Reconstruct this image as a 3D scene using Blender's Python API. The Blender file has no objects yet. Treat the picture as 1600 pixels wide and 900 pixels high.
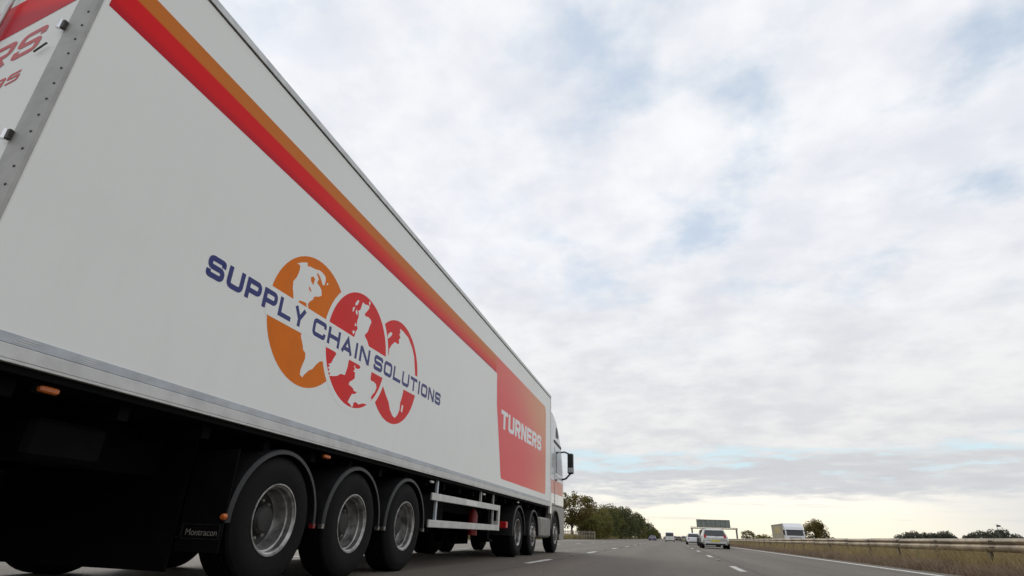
import bpy, math, random
from mathutils import Vector, Matrix
R = math.radians
random.seed(7)
scene = bpy.context.scene
COL = scene.collection

# ------------------------------------------------------------------ camera
cam_d = bpy.data.cameras.new('camera')
cam = bpy.data.objects.new('camera', cam_d)
COL.objects.link(cam)
cam_d.sensor_width = 36.0
cam_d.lens = 36.0 * 862.44 / 1600.0
cam_d.clip_start = 0.05
cam_d.clip_end = 8000
PITCH, YAW, ROLL = R(23.963), R(-15.539), R(1.968)
fw = Vector((math.sin(YAW) * math.cos(PITCH), math.cos(YAW) * math.cos(PITCH), math.sin(PITCH)))
rt = Vector((math.cos(YAW), -math.sin(YAW), 0))
up = rt.cross(fw)
rt2 = math.cos(ROLL) * rt + math.sin(ROLL) * up
up2 = -math.sin(ROLL) * rt + math.cos(ROLL) * up
m = Matrix((rt2, up2, -fw)).transposed().to_4x4()
m.translation = Vector((0, 0, 0.473))
cam.matrix_world = m
scene.camera = cam

# ------------------------------------------------------------------ node helper
class NT:
    def __init__(s, tree):
        s.t = tree; tree.nodes.clear()
    def n(s, typ, **kw):
        nd = s.t.nodes.new(typ)
        for k, v in kw.items(): setattr(nd, k, v)
        return nd
    def put(s, sock, v):
        if hasattr(v, 'is_linked'): s.t.links.new(v, sock)
        else: sock.default_value = v
    def math(s, op, a, b=0.0, c=0.0, clamp=False):
        nd = s.n('ShaderNodeMath', operation=op, use_clamp=clamp)
        s.put(nd.inputs[0], a); s.put(nd.inputs[1], b)
        if len(nd.inputs) > 2: s.put(nd.inputs[2], c)
        return nd.outputs[0]
    def smooth(s, v, a, b, lo=0.0, hi=1.0):
        nd = s.n('ShaderNodeMapRange', interpolation_type='SMOOTHSTEP')
        s.put(nd.inputs[0], v); s.put(nd.inputs[1], a); s.put(nd.inputs[2], b); s.put(nd.inputs[3], lo); s.put(nd.inputs[4], hi)
        return nd.outputs[0]
    def mix(s, f, a, b, mode='MIX'):
        nd = s.n('ShaderNodeMix', data_type='RGBA', blend_type=mode)
        s.put(nd.inputs[0], f); s.put(nd.inputs[6], a); s.put(nd.inputs[7], b)
        return nd.outputs[2]
    def noise(s, vec, scale, detail=4, rough=.5, dist=0.0):
        nd = s.n('ShaderNodeTexNoise')
        if vec is not None: s.put(nd.inputs['Vector'], vec)
        nd.inputs['Scale'].default_value = scale; nd.inputs['Detail'].default_value = detail
        nd.inputs['Roughness'].default_value = rough; nd.inputs['Distortion'].default_value = dist
        return nd.outputs[0]
    def comb(s, x, y, z):
        nd = s.n('ShaderNodeCombineXYZ'); s.put(nd.inputs[0], x); s.put(nd.inputs[1], y); s.put(nd.inputs[2], z)
        return nd.outputs[0]
    def sep(s, v):
        nd = s.n('ShaderNodeSeparateXYZ'); s.put(nd.inputs[0], v)
        return nd.outputs

# ------------------------------------------------------------------ world: daylight sky behind a broken layer of cloud
SUN_EL, SUN_AZ = 30.0, -38.0            # degrees; azimuth measured from the road's direction (+y) towards +x
world = bpy.data.worlds.new('World'); scene.world = world; world.use_nodes = True
w = NT(world.node_tree)
sky = w.n('ShaderNodeTexSky', sky_type='NISHITA', sun_disc=False)
sky.sun_elevation = R(SUN_EL); sky.sun_rotation = R(SUN_AZ)
sky.air_density = 1.0; sky.dust_density = 1.5; sky.ozone_density = 1.0
tc = w.n('ShaderNodeTexCoord')
dx, dy, dz = w.sep(tc.outputs['Generated'])
den = w.math('ADD', w.math('MAXIMUM', dz, 0.0), 0.16)
pu = w.math('DIVIDE', dx, den); pv = w.math('DIVIDE', dy, den)
plane = w.comb(pu, pv, 0.0)
big = w.noise(plane, 1.35, 5, .5, .25)
mid = w.noise(w.comb(pu, pv, 3.3), 4.2, 6, .52, .0)
fine = w.noise(w.comb(pu, w.math('MULTIPLY', pv, 1.0), 7.7), 12.0, 4, .55, .0)
lum = w.math('ADD', w.math('MULTIPLY', big, .46), w.math('ADD', w.math('MULTIPLY', mid, .48), w.math('MULTIPLY', fine, .20)))
el = w.math('MULTIPLY', w.math('ARCSINE', w.math('MINIMUM', w.math('MAXIMUM', dz, -1.0), 1.0)), 57.2958)
cl = w.smooth(lum, .42, .71)
grey = w.mix(w.smooth(el, 5, 30), (.715, .72, .74, 1), (.77, .795, .86, 1))
white = w.mix(w.smooth(el, 5, 30), (.86, .86, .855, 1), (.96, .975, 1.0, 1))
cloud = w.mix(cl, grey, white)
# thin places where the blue shows through
gapn = w.noise(w.comb(pu, pv, 5.2), 3.1, 5, .55, .0)
thin = w.math('MULTIPLY', w.smooth(gapn, .47, .70), w.smooth(el, 14, 28))
skyc = w.mix(1.0, sky.outputs[0], (.118, .106, .098, 1), 'MULTIPLY')
blue = w.mix(.65, skyc, (.52, .70, .90, 1))
cloud = w.mix(w.math('MULTIPLY', thin, .72), cloud, blue)
# low layers seen edge-on: clear strip, grey bank, bright clear horizon
az = w.math('MULTIPLY', w.math('ARCTAN2', dx, dy), 57.2958)
warp = w.noise(w.comb(w.math('MULTIPLY', az, .055), w.math('MULTIPLY', el, .35), 2.0), 1.5, 6, .6, .3)
warp2 = w.noise(w.comb(w.math('MULTIPLY', az, .16), w.math('MULTIPLY', el, 1.1), 8.0), 1.6, 5, .6)
el2 = w.math('ADD', el, w.math('ADD', w.math('MULTIPLY', w.math('SUBTRACT', warp, .5), 7.5), w.math('MULTIPLY', w.math('SUBTRACT', warp2, .5), 3.4)))
strip = w.math('MULTIPLY', w.smooth(el2, 5.7, 6.8), w.smooth(el2, 8.6, 7.0))
strip = w.math('MULTIPLY', strip, w.smooth(w.noise(w.comb(w.math('MULTIPLY', az, .05), 0.0, 6.35), 1.3, 2, .5), .36, .50))
brk = w.noise(w.comb(w.math('MULTIPLY', az, .11), w.math('MULTIPLY', el, .8), 12.0), 2.2, 5, .6)
strip = w.math('MULTIPLY', strip, w.smooth(brk, .34, .58))
bank = w.math('MULTIPLY', w.smooth(brk, .28, .50, .55, 1.0), w.math('MULTIPLY', w.smooth(el2, 2.4, 4.8), w.smooth(el2, 8.4, 5.2)))
glow = w.smooth(el2, 4.9, 2.4)
azd = w.math('ABSOLUTE', w.math('SUBTRACT', az, 6.0))
near = w.smooth(azd, 27, 7)
low = w.mix(w.smooth(el, 0, 5), (1.12, 1.02, .80, 1), (1.12, 1.09, .98, 1))
low = w.mix(near, (.70, .71, .72, 1), low)
streak = w.smooth(w.noise(w.comb(w.math('MULTIPLY', az, .07), w.math('MULTIPLY', el, 1.5), 4.0), 1.4, 5, .6), .52, .68)
low = w.mix(w.math('MULTIPLY', streak, .42), low, (.66, .67, .68, 1))
cloud = w.mix(w.math('MULTIPLY', bank, .62), cloud, (.57, .59, .62, 1))
cloud = w.mix(w.math('MULTIPLY', strip, .85), cloud, (.66, .85, .93, 1))
cloud = w.mix(glow, cloud, low)
cloud = w.mix(1.0, cloud, (10, 10, 10, 1), 'MULTIPLY')
bg = w.n('ShaderNodeBackground'); w.put(bg.inputs[0], cloud); bg.inputs[1].default_value = 0.1
wo = w.n('ShaderNodeOutputWorld'); world.node_tree.links.new(bg.outputs[0], wo.inputs[0])

# ------------------------------------------------------------------ sun, veiled by the cloud
sun_d = bpy.data.lights.new('sun', 'SUN'); sun_d.energy = 1.2; sun_d.angle = R(25); sun_d.color = (1, .95, .87)
sun = bpy.data.objects.new('sun', sun_d); COL.objects.link(sun)
sd = Vector((math.sin(R(SUN_AZ)) * math.cos(R(SUN_EL)), math.cos(R(SUN_AZ)) * math.cos(R(SUN_EL)), math.sin(R(SUN_EL))))
sun.rotation_euler = sd.to_track_quat('Z', 'Y').to_euler(); sun.location = sd * 50

scene.view_settings.view_transform = 'Standard'
scene.view_settings.look = 'None'
scene.view_settings.exposure = 0.0
scene.view_settings.gamma = 1.0
scene.view_settings.use_curve_mapping = False

# ------------------------------------------------------------------ materials
MATS = {}
def mat(name, col, rough=.5, metal=0.0, vary=.12, scale=3.0, bump=0.0, bscale=40.0, spec=.5, emit=None, coat=0.0, col2=None):
    mt = bpy.data.materials.new(name); mt.use_nodes = True
    t = NT(mt.node_tree)
    p = t.n('ShaderNodeBsdfPrincipled'); o = t.n('ShaderNodeOutputMaterial'); t.t.links.new(p.outputs[0], o.inputs[0])
    tcn = t.n('ShaderNodeTexCoord').outputs['Object']
    nz = t.noise(tcn, scale, 6, .6)
    f = t.smooth(nz, .3, .7)
    c2 = col2 or tuple(max(0, c * (1 - vary * 2)) for c in col)
    hi = tuple(min(1, c * (1 + vary * .5)) for c in col)
    t.put(p.inputs['Base Color'], t.mix(f, (*c2, 1), (*hi, 1)))
    t.put(p.inputs['Roughness'], t.smooth(nz, .2, .8, max(0.03, rough - .08), min(1, rough + .08)))
    p.inputs['Metallic'].default_value = metal
    p.inputs['Specular IOR Level'].default_value = spec
    p.inputs['Coat Weight'].default_value = coat
    if emit: p.inputs['Emission Color'].default_value = (*emit[0], 1); p.inputs['Emission Strength'].default_value = emit[1]
    if bump:
        b = t.n('ShaderNodeBump'); b.inputs['Strength'].default_value = bump; b.inputs['Distance'].default_value = .02
        t.put(b.inputs['Height'], t.noise(tcn, bscale, 5, .65)); t.put(p.inputs['Normal'], b.outputs[0])
    MATS[name] = mt
    return mt

def leafmat(name, c1, c2, c3):
    mt = bpy.data.materials.new(name); mt.use_nodes = True
    t = NT(mt.node_tree)
    p = t.n('ShaderNodeBsdfPrincipled'); o = t.n('ShaderNodeOutputMaterial')
    g = t.n('ShaderNodeNewGeometry')
    tcn = t.n('ShaderNodeTexCoord').outputs['Object']
    nz = t.smooth(t.noise(tcn, .55, 3, .6), .35, .65)
    col = t.mix(nz, (*c1, 1), (*c2, 1))
    col = t.mix(t.math('MULTIPLY', g.outputs['Random Per Island'], .6), col, (*c3, 1))
    t.put(p.inputs['Base Color'], col); p.inputs['Roughness'].default_value = .65; p.inputs['Specular IOR Level'].default_value = .25
    tr = t.n('ShaderNodeBsdfTranslucent'); t.put(tr.inputs[0], col)
    ms = t.n('ShaderNodeMixShader'); ms.inputs[0].default_value = .3
    t.t.links.new(p.outputs[0], ms.inputs[1]); t.t.links.new(tr.outputs[0], ms.inputs[2]); t.t.links.new(ms.outputs[0], o.inputs[0])
    MATS[name] = mt
    return mt

mat('white_panel', (.875, .88, .84), .40, 0, .010, .35, 0, spec=.4)
def road_film(mt):
    # thin grey film thrown up by the wheels: streaks with their own shape over the paint
    nt = mt.node_tree; t = NT.__new__(NT); t.t = nt
    p = next(n for n in nt.nodes if n.type == 'BSDF_PRINCIPLED'); src = p.inputs['Base Color'].links[0].from_socket
    x, y, z = t.sep(t.n('ShaderNodeTexCoord').outputs['Object'])
    st = t.smooth(t.noise(t.comb(x, t.math('MULTIPLY', y, 5.0), t.math('MULTIPLY', z, .7)), 1.3, 6, .6), .42, .72)
    cl = t.smooth(t.noise(t.comb(x, t.math('MULTIPLY', y, .5), t.math('MULTIPLY', z, 1.2)), 1.0, 5, .6), .35, .7)
    f = t.math('MULTIPLY', t.math('ADD', t.math('MULTIPLY', st, .045), t.math('MULTIPLY', cl, .045)), t.smooth(z, 3.6, 1.3, .25, 1.0))
    t.put(p.inputs['Base Color'], t.mix(f, src, (.42, .40, .36, 1)))
road_film(MATS['white_panel'])
mat('print_white', (.80, .81, .80), .30, 0, .02, 2, spec=.4)
mat('navy', (.030, .036, .19), .35, 0, .04, 5, spec=.25)
mat('logo_orange', (.80, .185, .006), .36, 0, .03, 4, spec=.10)
mat('logo_red', (.78, .024, .024), .36, 0, .03, 4, spec=.12)
mat('text_red', (.60, .045, .05), .4, 0, .08, 4)
mat('aluminium', (.52, .52, .50), .38, .75, .12, 6, .04, 90)
mat('alu_pale', (.58, .58, .555), .42, .35, .10, 5, .03, 90)
mat('kick_grey', (.47, .50, .53), .4, .2, .12, 5)
mat('steel_post', (.40, .395, .37), .5, .35, .14, 4, .05, 60)
mat('bolt_dark', (.10, .09, .085), .5, .5, .2, 20)
mat('chrome', (.75, .75, .75), .15, 1, .05, 8)
mat('rubber', (.0065, .0062, .006), .78, 0, .2, 12, .25, 60, .18)
mat('tread', (.005, .005, .005), .9, 0, .2, 12, .4, 40, .12)
mat('rim', (.42, .41, .39), .40, .8, .28, 9, .05, 60)
mat('rim_dark', (.035, .033, .03), .6, .2, .3, 15)
mat('nut', (.30, .28, .25), .4, .8, .2, 20)
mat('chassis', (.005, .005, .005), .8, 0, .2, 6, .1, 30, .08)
mat('black_plastic', (.012, .012, .0125), .5, 0, .12, 8, .06, 80)
mat('black_gloss', (.012, .012, .014), .12, 0, .1, 8)
mat('amber', (.55, .14, .02), .3, 0, .1, 20, col2=(.40, .09, .012))
mat('red_lens', (.55, .02, .02), .25, 0, .1, 12)
mat('red_paint', (.22, .008, .008), .4, 0, .12, 6)
mat('cab_white', (.60, .61, .61), .25, 0, .05, 2, coat=.3)
mat('cab_red', (.62, .13, .06), .3, 0, .08, 3)
mat('cab_grey', (.27, .255, .225), .45, 0, .10, 3)
mat('glass', (.02, .024, .028), .06, 0, .1, 4, spec=.9)
mat('glass_car', (.012, .014, .016), .07, 0, .1, 4, spec=.7)
mat('mirror', (.55, .56, .58), .08, 1, .05, 4)
mat('line_paint', (.62, .61, .57), .7, 0, .22, 9, .1, 60)
mat('barrier_steel', (.35, .29, .205), .55, .35, .25, 2.5, .08, 30, col2=(.17, .135, .092))
mat('barrier_post', (.20, .17, .13), .7, .3, .25, 6)
mat('bark', (.055, .043, .034), .9, 0, .3, 8, .6, 12, .2)
mat('fence_wood', (.36, .31, .24), .85, 0, .25, 8, .2, 40, .2)
mat('sign_back', (.30, .325, .295), .5, .45, .12, .8)
mat('sign_rib', (.13, .145, .14), .5, .5, .12, 2)
mat('gantry_steel', (.17, .18, .17), .55, .5, .15, 1)
mat('silver_paint', (.60, .60, .58), .25, .45, .04, 3, coat=.6)
mat('white_paint', (.80, .81, .82), .25, 0, .03, 3, coat=.6)
mat('dark_paint', (.05, .052, .058), .22, .3, .08, 3, coat=.6)
mat('blue_paint', (.10, .09, .26), .25, .2, .08, 3, coat=.6)
mat('beige_paint', (.32, .29, .24), .28, .4, .06, 3, coat=.6)
mat('plate_yellow', (.62, .56, .08), .4, 0, .06, 10)
mat('plate_white', (.75, .75, .72), .4, 0, .06, 10)
mat('curtain', (.42, .37, .24), .55, 0, .2, 1.2, .2, 4, col2=(.28, .26, .20))
mat('curtain_yellow', (.52, .40, .13), .55, 0, .15, 1.2)
mat('flag_cloth', (.08, .08, .10), .8, 0, .2, 5)
leafmat('leaf_oak', (.090, .092, .024), (.165, .140, .036), (.20, .125, .04))
leafmat('leaf_hedge', (.085, .090, .024), (.155, .145, .032), (.20, .17, .045))
leafmat('leaf_dark', (.050, .064, .022), (.088, .095, .030), (.11, .11, .038))
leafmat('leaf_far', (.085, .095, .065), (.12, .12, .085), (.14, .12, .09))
leafmat('grass_dry', (.30, .235, .115), (.39, .31, .145), (.43, .35, .20))
leafmat('grass_green', (.12, .115, .045), (.19, .16, .065), (.23, .19, .085))
leafmat('weed_brown', (.21, .155, .108), (.28, .21, .145), (.33, .25, .18))

def ground_mat(name, c1, c2, scale, bump):
    mt = bpy.data.materials.new(name); mt.use_nodes = True
    t = NT(mt.node_tree); p = t.n('ShaderNodeBsdfPrincipled'); o = t.n('ShaderNodeOutputMaterial'); t.t.links.new(p.outputs[0], o.inputs[0])
    tcn = t.n('ShaderNodeTexCoord').outputs['Object']
    a = t.smooth(t.noise(tcn, scale, 6, .65), .35, .65); b = t.smooth(t.noise(tcn, scale * .07, 4, .6), .35, .65)
    c = t.mix(t.math('MULTIPLY', t.math('ADD', a, b), .5), (*c1, 1), (*c2, 1))
    t.put(p.inputs['Base Color'], c); p.inputs['Roughness'].default_value = .95; p.inputs['Specular IOR Level'].default_value = .15
    bn = t.n('ShaderNodeBump'); bn.inputs['Strength'].default_value = bump; t.put(bn.inputs['Height'], t.noise(tcn, scale * 6, 4, .7)); t.put(p.inputs['Normal'], bn.outputs[0])
    MATS[name] = mt
ground_mat('field', (.055, .055, .020), (.11, .09, .040), .5, .5)
ground_mat('soil', (.10, .078, .055), (.16, .125, .085), 2.5, .6)

def asphalt_mat():
    mt = bpy.data.materials.new('asphalt'); mt.use_nodes = True
    t = NT(mt.node_tree); p = t.n('ShaderNodeBsdfPrincipled'); o = t.n('ShaderNodeOutputMaterial'); t.t.links.new(p.outputs[0], o.inputs[0])
    tcn = t.n('ShaderNodeTexCoord').outputs['Object']
    x, y, z = t.sep(tcn)
    stones = t.n('ShaderNodeTexVoronoi'); t.put(stones.inputs['Vector'], tcn); stones.inputs['Scale'].default_value = 85
    sp = t.smooth(stones.outputs['Color'], .1, .9)
    patch = t.smooth(t.noise(t.comb(t.math('MULTIPLY', x, 1.4), t.math('MULTIPLY', y, .10), 0.0), 1.0, 6, .6), .35, .65)
    blot = t.smooth(t.noise(tcn, .5, 5, .6), .3, .7)
    # wheel paths polished into each 3.65 m lane
    ph = t.math('MULTIPLY', t.math('ADD', x, 2.50), 2 * math.pi / 3.6448 * 2)
    path = t.math('MULTIPLY', t.math('ADD', t.math('COSINE', ph), 1.0), .5)
    c = t.mix(sp, (.086, .071, .054, 1), (.192, .163, .126, 1))
    c = t.mix(t.math('MULTIPLY', patch, .60), c, (.090, .078, .062, 1))
    c = t.mix(t.math('MULTIPLY', blot, .25), c, (.17, .145, .115, 1))
    c = t.mix(t.math('MULTIPLY', path, .38), c, (.079, .068, .053, 1))
    # sealed joint between the paved widths, wandering a little
    jx = t.math('ADD', x, t.math('MULTIPLY', t.noise(t.comb(0.0, y, 0.0), .35, 3, .5), .10))
    for x0 in (-2.30, 1.40, 4.40):
        c = t.mix(t.math('MULTIPLY', t.smooth(t.math('ABSOLUTE', t.math('SUBTRACT', jx, x0)), .035, .012), .65), c, (.030, .028, .027, 1))
    drip = t.smooth(t.noise(t.comb(t.math('MULTIPLY', x, 2.5), t.math('MULTIPLY', y, .35), 4.0), 1.2, 5, .7), .60, .72)
    c = t.mix(t.math('MULTIPLY', drip, .45), c, (.050, .046, .043, 1))
    t.put(p.inputs['Base Color'], c); p.inputs['Roughness'].default_value = .72; p.inputs['Specular IOR Level'].default_value = .35
    bn = t.n('ShaderNodeBump'); bn.inputs['Strength'].default_value = .5; bn.inputs['Distance'].default_value = .008
    t.put(bn.inputs['Height'], t.math('ADD', stones.outputs['Distance'], t.noise(tcn, 160, 3, .6))); t.put(p.inputs['Normal'], bn.outputs[0])
    MATS['asphalt'] = mt
asphalt_mat()

def stripe_mat(name, panel):
    mt = bpy.data.materials.new(name); mt.use_nodes = True
    t = NT(mt.node_tree); p = t.n('ShaderNodeBsdfPrincipled'); o = t.n('ShaderNodeOutputMaterial'); t.t.links.new(p.outputs[0], o.inputs[0])
    tcn = t.n('ShaderNodeTexCoord').outputs['Object']
    x, y, z = t.sep(tcn)
    f = t.math('DIVIDE', t.math('SUBTRACT', z, 3.51), .36)
    red_d, red, orange = (.55, .010, .024, 1), (.80, .010, .014, 1), (.66, .19, .024, 1)
    if not panel:
        base = t.mix(t.smooth(f, .0, .32), red_d, red)
        sharp = t.smooth(f, .58, .64)
        wide = t.smooth(f, .10, .95)
        k = t.smooth(y, 2.0, 5.5)
        g = t.math('ADD', t.math('MULTIPLY', sharp, t.math('SUBTRACT', 1.0, k)), t.math('MULTIPLY', wide, k))
        c = t.mix(g, base, orange)
    else:
        g = t.math('ADD', t.math('MULTIPLY', t.smooth(y, 9.6, 14.6), .70), t.math('MULTIPLY', t.smooth(z, 2.2, 3.9), .45))
        c = t.mix(t.smooth(g, .15, 1.15), (.82, .022, .020, 1), (.72, .28, .10, 1))
    t.put(p.inputs['Base Color'], c); p.inputs['Roughness'].default_value = .34; p.inputs['Specular IOR Level'].default_value = .10 if not panel else .22
    MATS[name] = mt
stripe_mat('stripe_print', False); stripe_mat('panel_print', True)

# ------------------------------------------------------------------ mesh helpers
class MB:
    def __init__(s): s.v = []; s.f = []
    def add(s, vs, fs):
        b = len(s.v); s.v += [tuple(v) for v in vs]; s.f += [tuple(i + b for i in f) for f in fs]; return s
    def box(s, x0, x1, y0, y1, z0, z1, c=0.0):
        if c <= 0:
            return s.add([(x0, y0, z0), (x1, y0, z0), (x1, y1, z0), (x0, y1, z0), (x0, y0, z1), (x1, y0, z1), (x1, y1, z1), (x0, y1, z1)],
                  [(0, 3, 2, 1), (4, 5, 6, 7), (0, 1, 5, 4), (1, 2, 6, 5), (2, 3, 7, 6), (3, 0, 4, 7)])
        # chamfered box: rings in z
        def ring(i, z): return [(x0 + c - i, y0 + 0 if False else y0 + (c - i) * 0 + (0 if i else 0), z)]
        vs = []; fs = []
        lv = [(z0, c), (z0 + c, 0), (z1 - c, 0), (z1, c)]
        for z, k in lv:
            a0, a1, b0, b1 = x0 + k, x1 - k, y0 + k, y1 - k
            vs += [(a0 + c, b0, z), (a1 - c, b0, z), (a1, b0 + c, z), (a1, b1 - c, z), (a1 - c, b1, z), (a0 + c, b1, z), (a0, b1 - c, z), (a0, b0 + c, z)]
        for l in range(3):
            for i in range(8):
                j = (i + 1) % 8; fs.append((l * 8 + i, l * 8 + j, l * 8 + 8 + j, l * 8 + 8 + i))
        fs.append(tuple(range(7, -1, -1))); fs.append(tuple(range(24, 32)))
        return s.add(vs, fs)
    def lathe(s, axis, center, prof, n=32, a0=0.0, a1=2 * math.pi):
        # prof: list of (offset along axis, radius)
        full = abs(a1 - a0 - 2 * math.pi) < 1e-6
        cnt = n if full else n + 1
        vs = []; fs = []
        for k in range(cnt):
            a = a0 + (a1 - a0) * k / n; c, sn = math.cos(a), math.sin(a)
            for o, r in prof:
                if axis == 'x': v = (center[0] + o, center[1] + r * c, center[2] + r * sn)
                elif axis == 'y': v = (center[0] + r * c, center[1] + o, center[2] + r * sn)
                else: v = (center[0] + r * c, center[1] + r * sn, center[2] + o)
                vs.append(v)
        P = len(prof)
        for k in range(n):
            k2 = (k + 1) % cnt
            for i in range(P - 1): fs.append((k * P + i, k * P + i + 1, k2 * P + i + 1, k2 * P + i))
        return s.add(vs, fs)
    def tube(s, pts, r, n=8, r1=None):
        pts = [Vector(p) for p in pts]; vs = []; fs = []
        for i, p in enumerate(pts):
            d = (pts[min(i + 1, len(pts) - 1)] - pts[max(i - 1, 0)]).normalized()
            u = d.cross(Vector((0, 0, 1)) if abs(d.z) < .9 else Vector((1, 0, 0))).normalized(); v2 = d.cross(u)
            rr = r if r1 is None else r + (r1 - r) * i / (len(pts) - 1)
            for k in range(n):
                a = 2 * math.pi * k / n; vs.append(p + u * rr * math.cos(a) + v2 * rr * math.sin(a))
        for i in range(len(pts) - 1):
            for k in range(n):
                k2 = (k + 1) % n; fs.append((i * n + k, i * n + k2, (i + 1) * n + k2, (i + 1) * n + k))
        fs.append(tuple(range(n - 1, -1, -1))); fs.append(tuple(range((len(pts) - 1) * n, len(pts) * n)))
        return s.add(vs, fs)
    def prism(s, poly, axis, a0, a1):
        n = len(poly); vs = []
        for a in (a0, a1):
            for u, v in poly:
                vs.append((a, u, v) if axis == 'x' else (u, a, v) if axis == 'y' else (u, v, a))
        fs = [tuple(range(n - 1, -1, -1)), tuple(range(n, 2 * n))]
        for i in range(n): j = (i + 1) % n; fs.append((i, j, n + j, n + i))
        return s.add(vs, fs)
    def poly(s, pts): return s.add(pts, [tuple(range(len(pts)))])
    def mesh(s, name, material, smooth=False):
        me = bpy.data.meshes.new(name); me.from_pydata(s.v, [], s.f); me.materials.append(MATS[material])
        me.validate(clean_customdata=False)
        if smooth:
            for p in me.polygons: p.use_smooth = True
            try: me.set_sharp_from_angle(angle=R(35))
            except Exception: pass
        me.update(); return me
    def build(s, name, material, parent=None, smooth=False, loc=None, bevel=0.0, **tags):
        o = bpy.data.objects.new(name, s.mesh(name, material, smooth)); COL.objects.link(o)
        if parent: o.parent = parent
        if loc: o.location = loc
        if bevel:
            bv = o.modifiers.new('bevel', 'BEVEL'); bv.width = bevel; bv.segments = 2; bv.limit_method = 'ANGLE'; bv.angle_limit = R(40)
        for k, v in tags.items(): o[k] = v
        return o
def fix_normals(o):
    import bmesh
    bm = bmesh.new(); bm.from_mesh(o.data); bmesh.ops.recalc_face_normals(bm, faces=bm.faces); bm.to_mesh(o.data); bm.free()
    return o
def thing(name, loc, label, category, group=None, rz=0.0, scale=None):
    o = bpy.data.objects.new(name, None); COL.objects.link(o); o.location = loc; o.rotation_euler.z = rz
    o.empty_display_size = .3
    if scale: o.scale = scale
    o['label'] = label; o['category'] = category
    if group: o['group'] = group
    return o
def inst(src, parent, loc=(0, 0, 0), rot=None, scale=None, name=None):
    c = src.copy(); COL.objects.link(c); c.parent = parent; c.location = loc
    if rot: c.rotation_euler = rot
    if scale: c.scale = scale
    return c
def copy_tree(src, parent):
    c = src.copy(); COL.objects.link(c); c.parent = parent
    for ch in [k for k in src.children]: copy_tree(ch, c)
    return c

# ------------------------------------------------------------------ lettering built from strokes
def rnd(path, r, closed=False, seg=5):
    out = []; n = len(path)
    for i, p in enumerate(path):
        if (i in (0, n - 1) and not closed) or r <= 0: out.append(p); continue
        a = Vector(path[i - 1]); b = Vector(p); c = Vector(path[(i + 1) % n])
        d1 = (a - b); d2 = (c - b); rr = min(r, d1.length * .5, d2.length * .5)
        s0 = b + d1.normalized() * rr; s1 = b + d2.normalized() * rr
        for k in range(seg + 1):
            t = k / seg; q = s0 * (1 - t) ** 2 + b * 2 * t * (1 - t) + s1 * t * t; out.append((q.x, q.y))
    ded = [out[0]]
    for q in out[1:]:
        if abs(q[0] - ded[-1][0]) + abs(q[1] - ded[-1][1]) > 1e-5: ded.append(q)
    return ded
def stroke(path, t, closed=False):
    pts = [Vector(p) for p in path]; n = len(pts); L = []; Rr = []
    for i in range(n):
        a = pts[i - 1] if (i > 0 or closed) else None; c = pts[(i + 1) % n] if (i < n - 1 or closed) else None
        d1 = (pts[i] - a).normalized() if a is not None else (c - pts[i]).normalized()
        d2 = (c - pts[i]).normalized() if c is not None else d1
        n1 = Vector((-d1.y, d1.x)); n2 = Vector((-d2.y, d2.x)); mm = (n1 + n2)
        mm = mm.normalized() if mm.length > 1e-6 else n1
        k = t / 2 / max(.35, mm.dot(n1)); L.append(pts[i] + mm * k); Rr.append(pts[i] - mm * k)
    fs = [(i, (i + 1) % n, n + (i + 1) % n, n + i) for i in range(n if closed else n - 1)]
    return [(p.x, p.y) for p in L] + [(p.x, p.y) for p in Rr], fs
def glyph(ch, W, H, t, r):
    l, rr, b, tp, mid = t / 2, W - t / 2, t / 2, H - t / 2, H / 2
    g = {
     'S': [(rnd([(rr, H * .66), (rr, tp), (l, tp), (l, mid), (rr, mid), (rr, b), (l, b), (l, H * .34)], r), 0)],
     'U': [(rnd([(l, H), (l, b), (rr, b), (rr, H)], r), 0)],
     'P': [([(l, 0), (l, H)], 0), (rnd([(t, tp), (rr, tp), (rr, H * .42), (t, H * .42)], r), 0)],
     'R': [([(l, 0), (l, H)], 0), (rnd([(t, tp), (rr, tp), (rr, H * .46), (t, H * .46)], r), 0), ([(W * .5, H * .44), (rr, 0)], 0)],
     'L': [([(l, H), (l, b), (W, b)], 0)],
     'Y': [([(l, H), (W / 2, H * .42), (rr, H)], 0), ([(W / 2, H * .45), (W / 2, 0)], 0)],
     'C': [(rnd([(rr, H * .64), (rr, tp), (l, tp), (l, b), (rr, b), (rr, H * .36)], r), 0)],
     'H': [([(l, 0), (l, H)], 0), ([(rr, 0), (rr, H)], 0), ([(t, mid), (W - t, mid)], 0)],
     'A': [([(l, 0), (W / 2, tp), (rr, 0)], 0), ([(W * .2, H * .26), (W * .8, H * .26)], 0)],
     'I': [([(W / 2, 0), (W / 2, H)], 0)],
     'N': [([(l, 0), (l, H)], 0), ([(rr, 0), (rr, H)], 0), ([(l + .15 * t, H - .2 * t), (rr - .15 * t, .2 * t)], 0)],
     'O': [(rnd([(l, b), (l, tp), (rr, tp), (rr, b)], r, True), 1)],
     'T': [([(0, tp), (W, tp)], 0), ([(W / 2, 0), (W / 2, H - t)], 0)],
     'E': [([(W, tp), (l, tp), (l, b), (W, b)], 0), ([(t, mid), (W * .92, mid)], 0)],
     '3': [(rnd([(l, tp), (rr, tp), (rr, mid), (l * 1.6, mid)], r), 0), (rnd([(rr, mid), (rr, b), (l, b)], r), 0)],
     '5': [(rnd([(rr, tp), (l, tp), (l, H * .55), (rr, H * .55), (rr, b), (l, b)], r * .6), 0)],
    }
    return g[ch]
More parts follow.
